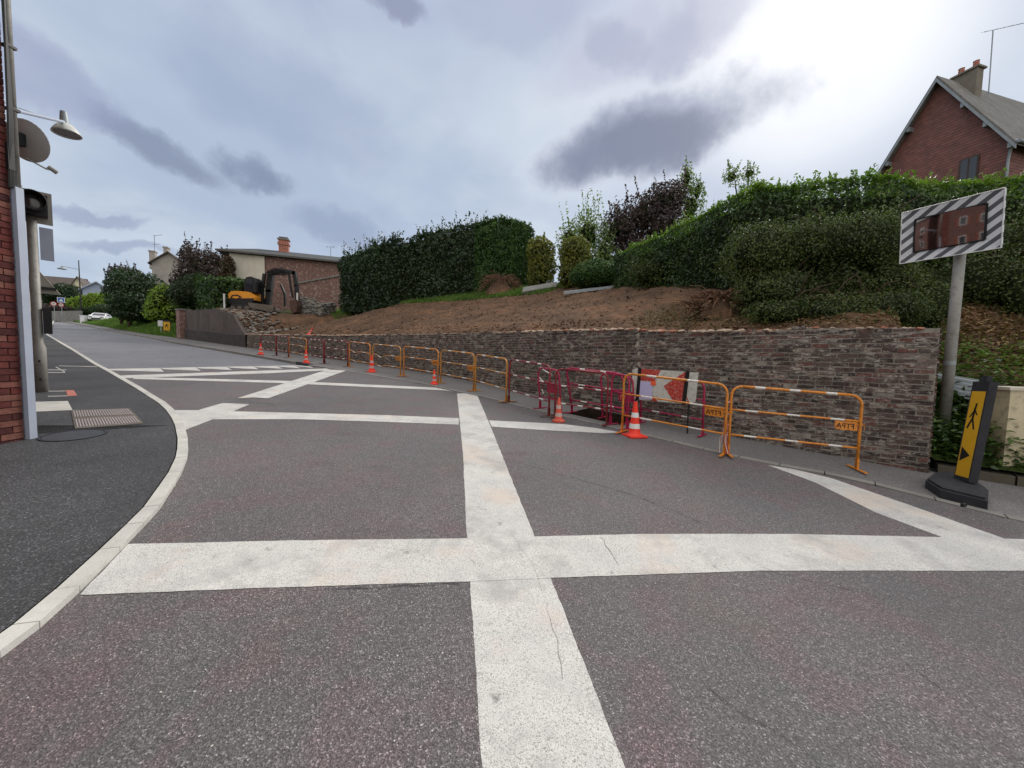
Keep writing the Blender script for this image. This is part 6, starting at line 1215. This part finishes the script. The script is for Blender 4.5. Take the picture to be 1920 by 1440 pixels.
for k_ in range(4): a_ = dp(1835, 728+4*k_, 5.9); b_ = dp(1905, 745+9*k_, 5.5); m.tube([a_, a_.lerp(b_, .5)+Vector((0, 0, -.05+.05*k_)), b_], .006, 5)
tag(obj('loose_wires', m, m_zinc), 'thin loose wires strung between the yellow beacon and the cream cabinet', 'wires')
# pale debris scattered on the road
m = MB()
for _ in range(260):
    px, py = random.choice([(random.uniform(1170, 1900), 0), (random.uniform(220, 900), 0), (random.uniform(0, 900), 1)]); py = random.uniform(700, 1430) if py else random.uniform(740, 1100)
    if py > 715:
        q = gp(px, py); 
        if q.z < 3: m.ico((q.x, q.y, q.z+.002), random.uniform(.002, .006), (1, 1, .5), .3)
tag(obj('grit', m, m_kerb), 'tiny pale grit scattered over the road surface', 'grit', kind='stuff')
# ---------------------------------------------------------------- sky and light
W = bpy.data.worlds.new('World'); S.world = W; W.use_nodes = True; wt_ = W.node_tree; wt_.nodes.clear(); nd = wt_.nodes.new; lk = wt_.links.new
sd3 = ray(1530, 40).normalized(); el = math.asin(sd3.z); az = math.atan2(sd3.x, sd3.y)
sky = nd('ShaderNodeTexSky'); sky.sky_type = 'NISHITA'; sky.sun_disc = False; sky.sun_elevation = el; sky.sun_rotation = az
bg1 = nd('ShaderNodeBackground'); bg1.inputs[1].default_value = .05; lk(sky.outputs[0], bg1.inputs[0])
tc = nd('ShaderNodeTexCoord'); D = tc.outputs['Generated']
def vdot(a, v):
    x = nd('ShaderNodeVectorMath'); x.operation = 'DOT_PRODUCT'; lk(a, x.inputs[0]); x.inputs[1].default_value = v; return x.outputs['Value']
def mt(op, a, b=0., c=0.):
    x = nd('ShaderNodeMath'); x.operation = op
    for i, v in enumerate((a, b, c)):
        if isinstance(v, (int, float)): x.inputs[i].default_value = v
        else: lk(v, x.inputs[i])
    return x.outputs[0]
def mr(v, a, b, c=0., d=1., smooth=True):
    x = nd('ShaderNodeMapRange'); x.interpolation_type = 'SMOOTHSTEP' if smooth else 'LINEAR'; lk(v, x.inputs[0])
    for i, q in enumerate((a, b, c, d)): x.inputs[i+1].default_value = q
    return x.outputs[0]
def cmix(f_, a, b):
    x = nd('ShaderNodeMix'); x.data_type = 'RGBA'
    if isinstance(f_, (int, float)): x.inputs[0].default_value = f_
    else: lk(f_, x.inputs[0])
    for i, v in ((6, a), (7, b)):
        if isinstance(v, tuple): x.inputs[i].default_value = (*v, 1)
        else: lk(v, x.inputs[i])
    return x.outputs[2]
sx = nd('ShaderNodeSeparateXYZ'); lk(D, sx.inputs[0])
# cloud layer coordinates: the view direction projected on a flat ceiling
zz = mt('ADD', mt('MAXIMUM', sx.outputs[2], 0.), .22); cx3 = nd('ShaderNodeCombineXYZ'); lk(mt('DIVIDE', sx.outputs[0], zz), cx3.inputs[0]); lk(mt('DIVIDE', sx.outputs[1], zz), cx3.inputs[1])
def wn_(sc, det, ro, off=(0, 0, 0), vec=None, dist=0.):
    mp_ = nd('ShaderNodeMapping'); lk(vec or cx3.outputs[0], mp_.inputs[0]); mp_.inputs['Location'].default_value = off; x = nd('ShaderNodeTexNoise'); x.inputs['Scale'].default_value = sc; x.inputs['Detail'].default_value = det; x.inputs['Roughness'].default_value = ro; x.inputs['Distortion'].default_value = dist; lk(mp_.outputs[0], x.inputs['Vector']); return x.outputs['Fac']
n1 = wn_(1.1, 7, .52, (3.1, 1.7, 0)); n2w = wn_(2.6, 8, .55, (7.3, 2.2, 0), dist=.4)
base = cmix(mr(n1, .35, .68), lin((182, 197, 220)), lin((214, 225, 238)))
base = cmix(mt('MULTIPLY', mr(n2w, .54, .78), .4), base, lin((162, 173, 200)))
base = cmix(mr(sx.outputs[2], .30, .0, 0., .55), base, lin((186, 204, 226)))
base = cmix(mr(sx.outputs[2], .45, .85, 0., .35), base, lin((172, 174, 206)))
dsun = vdot(D, tuple(sd3)); gl = mr(dsun, .962, 1.003); base = cmix(mt('MULTIPLY', mr(dsun, .80, 1.0), .6), base, lin((214, 222, 238)))
base = cmix(mt('MULTIPLY', gl, mr(n2w, .25, .6, .8, 1.)), base, (1.1, 1.12, 1.16))
nhf = wn_(9., 10, .62, vec=D); wv = nd('ShaderNodeTexNoise'); wv.inputs['Scale'].default_value = 5.; wv.inputs['Detail'].default_value = 7; wv.inputs['Roughness'].default_value = .6; lk(D, wv.inputs['Vector'])
wsub = nd('ShaderNodeVectorMath'); wsub.operation = 'SUBTRACT'; lk(wv.outputs['Color'], wsub.inputs[0]); wsub.inputs[1].default_value = (.5, .5, .5)
wsc = nd('ShaderNodeVectorMath'); wsc.operation = 'SCALE'; lk(wsub.outputs[0], wsc.inputs[0]); wsc.inputs['Scale'].default_value = .15; wad = nd('ShaderNodeVectorMath'); lk(D, wad.inputs[0]); lk(wsc.outputs[0], wad.inputs[1]); DW = wad.outputs[0]
def blob(px, py, rx, ry, ang, col, st, lo=0., hi=.75, rim=None):
    global base
    c = ray(px, py).normalized(); r_ = Vector((c.y, -c.x, 0)).normalized(); u_ = r_.cross(c); a_ = rad(ang); e1 = r_*math.cos(a_)+u_*math.sin(a_); e2 = u_*math.cos(a_)-r_*math.sin(a_)
    k = 1/ray(px, py).length/FPX
    dc_ = mt('MAXIMUM', vdot(DW, tuple(c)), .01); A_ = mt('DIVIDE', vdot(DW, tuple(e1/(rx*k))), dc_); B_ = mt('DIVIDE', vdot(DW, tuple(e2/(ry*k))), dc_)
    d2 = mt('ADD', mt('SUBTRACT', 1., mt('ADD', mt('MULTIPLY', A_, A_), mt('MULTIPLY', B_, B_))), mt('MULTIPLY', mt('SUBTRACT', nhf, .5), 1.5))
    if rim: base = cmix(mt('MULTIPLY', mr(d2, -.75, .1), rim), base, lin((226, 232, 244)))
    base = cmix(mt('MULTIPLY', mr(d2, lo, hi), st), base, lin(col))
blob(1190, 110, 210, 90, 12, (232, 236, 246), .7, -.5, 1.2); blob(1150, 95, 70, 40, -30, (168, 174, 200), .5, -.2, .9); blob(1250, 90, 60, 50, 40, (172, 178, 204), .45, -.2, .9)
blob(1216, 262, 205, 66, 11, (160, 168, 192), .8, -.5, .7, rim=.5)
blob(1208, 276, 180, 48, 9, (122, 131, 155), .8, -.5, 1.)
blob(300, 268, 115, 38, -22, (118, 128, 156), .62, -.2, .9); blob(482, 330, 72, 38, -20, (118, 128, 158), .68, -.2, .9)
blob(735, 8, 60, 24, -10, (136, 140, 168), .6, -.3, .8); blob(1180, 90, 170, 60, 10, (172, 178, 206), .4, -.4, .8); blob(960, 30, 130, 60, 0, (166, 172, 202), .35, -.5, .8)
blob(620, 432, 90, 34, -5, (140, 152, 184), .5, -.4, .8); blob(560, 200, 200, 90, -20, (150, 164, 196), .35, -.5, .8); blob(60, 130, 130, 60, -10, (146, 152, 190), .45, -.5, .8)
blob(170, 400, 90, 14, -5, (140, 150, 184), .5, -.5, .8); blob(240, 470, 80, 12, 0, (140, 152, 186), .5, -.5, .8); blob(1320, 20, 120, 60, 20, (186, 190, 212), .35, -.5, .9)
bg2 = nd('ShaderNodeBackground'); lk(mt('MULTIPLY', .70, mt('ADD', 1., mt('ADD', mr(sx.outputs[2], .68, .92, 0., 1.7), mr(sx.outputs[1], .05, -.6, 0., 1.1)))), bg2.inputs[1]); base = cmix(mt('MINIMUM', mt('ADD', mr(sx.outputs[2], .66, .88), mr(sx.outputs[1], .05, -.4)), .85), base, (.55, .53, .49)); lk(base, bg2.inputs[0]); ms = nd('ShaderNodeMixShader'); ms.inputs[0].default_value = .93; lk(bg1.outputs[0], ms.inputs[1]); lk(bg2.outputs[0], ms.inputs[2]); wo = nd('ShaderNodeOutputWorld'); lk(ms.outputs[0], wo.inputs[0])  # sky raised overhead and behind the camera, added as unseen fill light
sl_ = bpy.data.lights.new('sun', 'SUN'); sl_.energy = 2.2; sl_.angle = rad(26); sl_.color = (1, .95, .88); so = bpy.data.objects.new('sun', sl_); COL.objects.link(so); so.rotation_euler = (-sd3).to_track_quat('-Z', 'Y').to_euler()
S.view_settings.view_transform = 'Standard'; S.view_settings.look = 'None'; S.view_settings.gamma = 1; S.view_settings.exposure = 0.5; S.view_settings.use_curve_mapping = False
S.render.engine = 'CYCLES'; S.cycles.max_bounces = 6; S.cycles.transparent_max_bounces = 4; S.cycles.diffuse_bounces = 3
for o in S.objects:
    if '_o' in o: del o['_o']
bpy.context.view_layer.update()
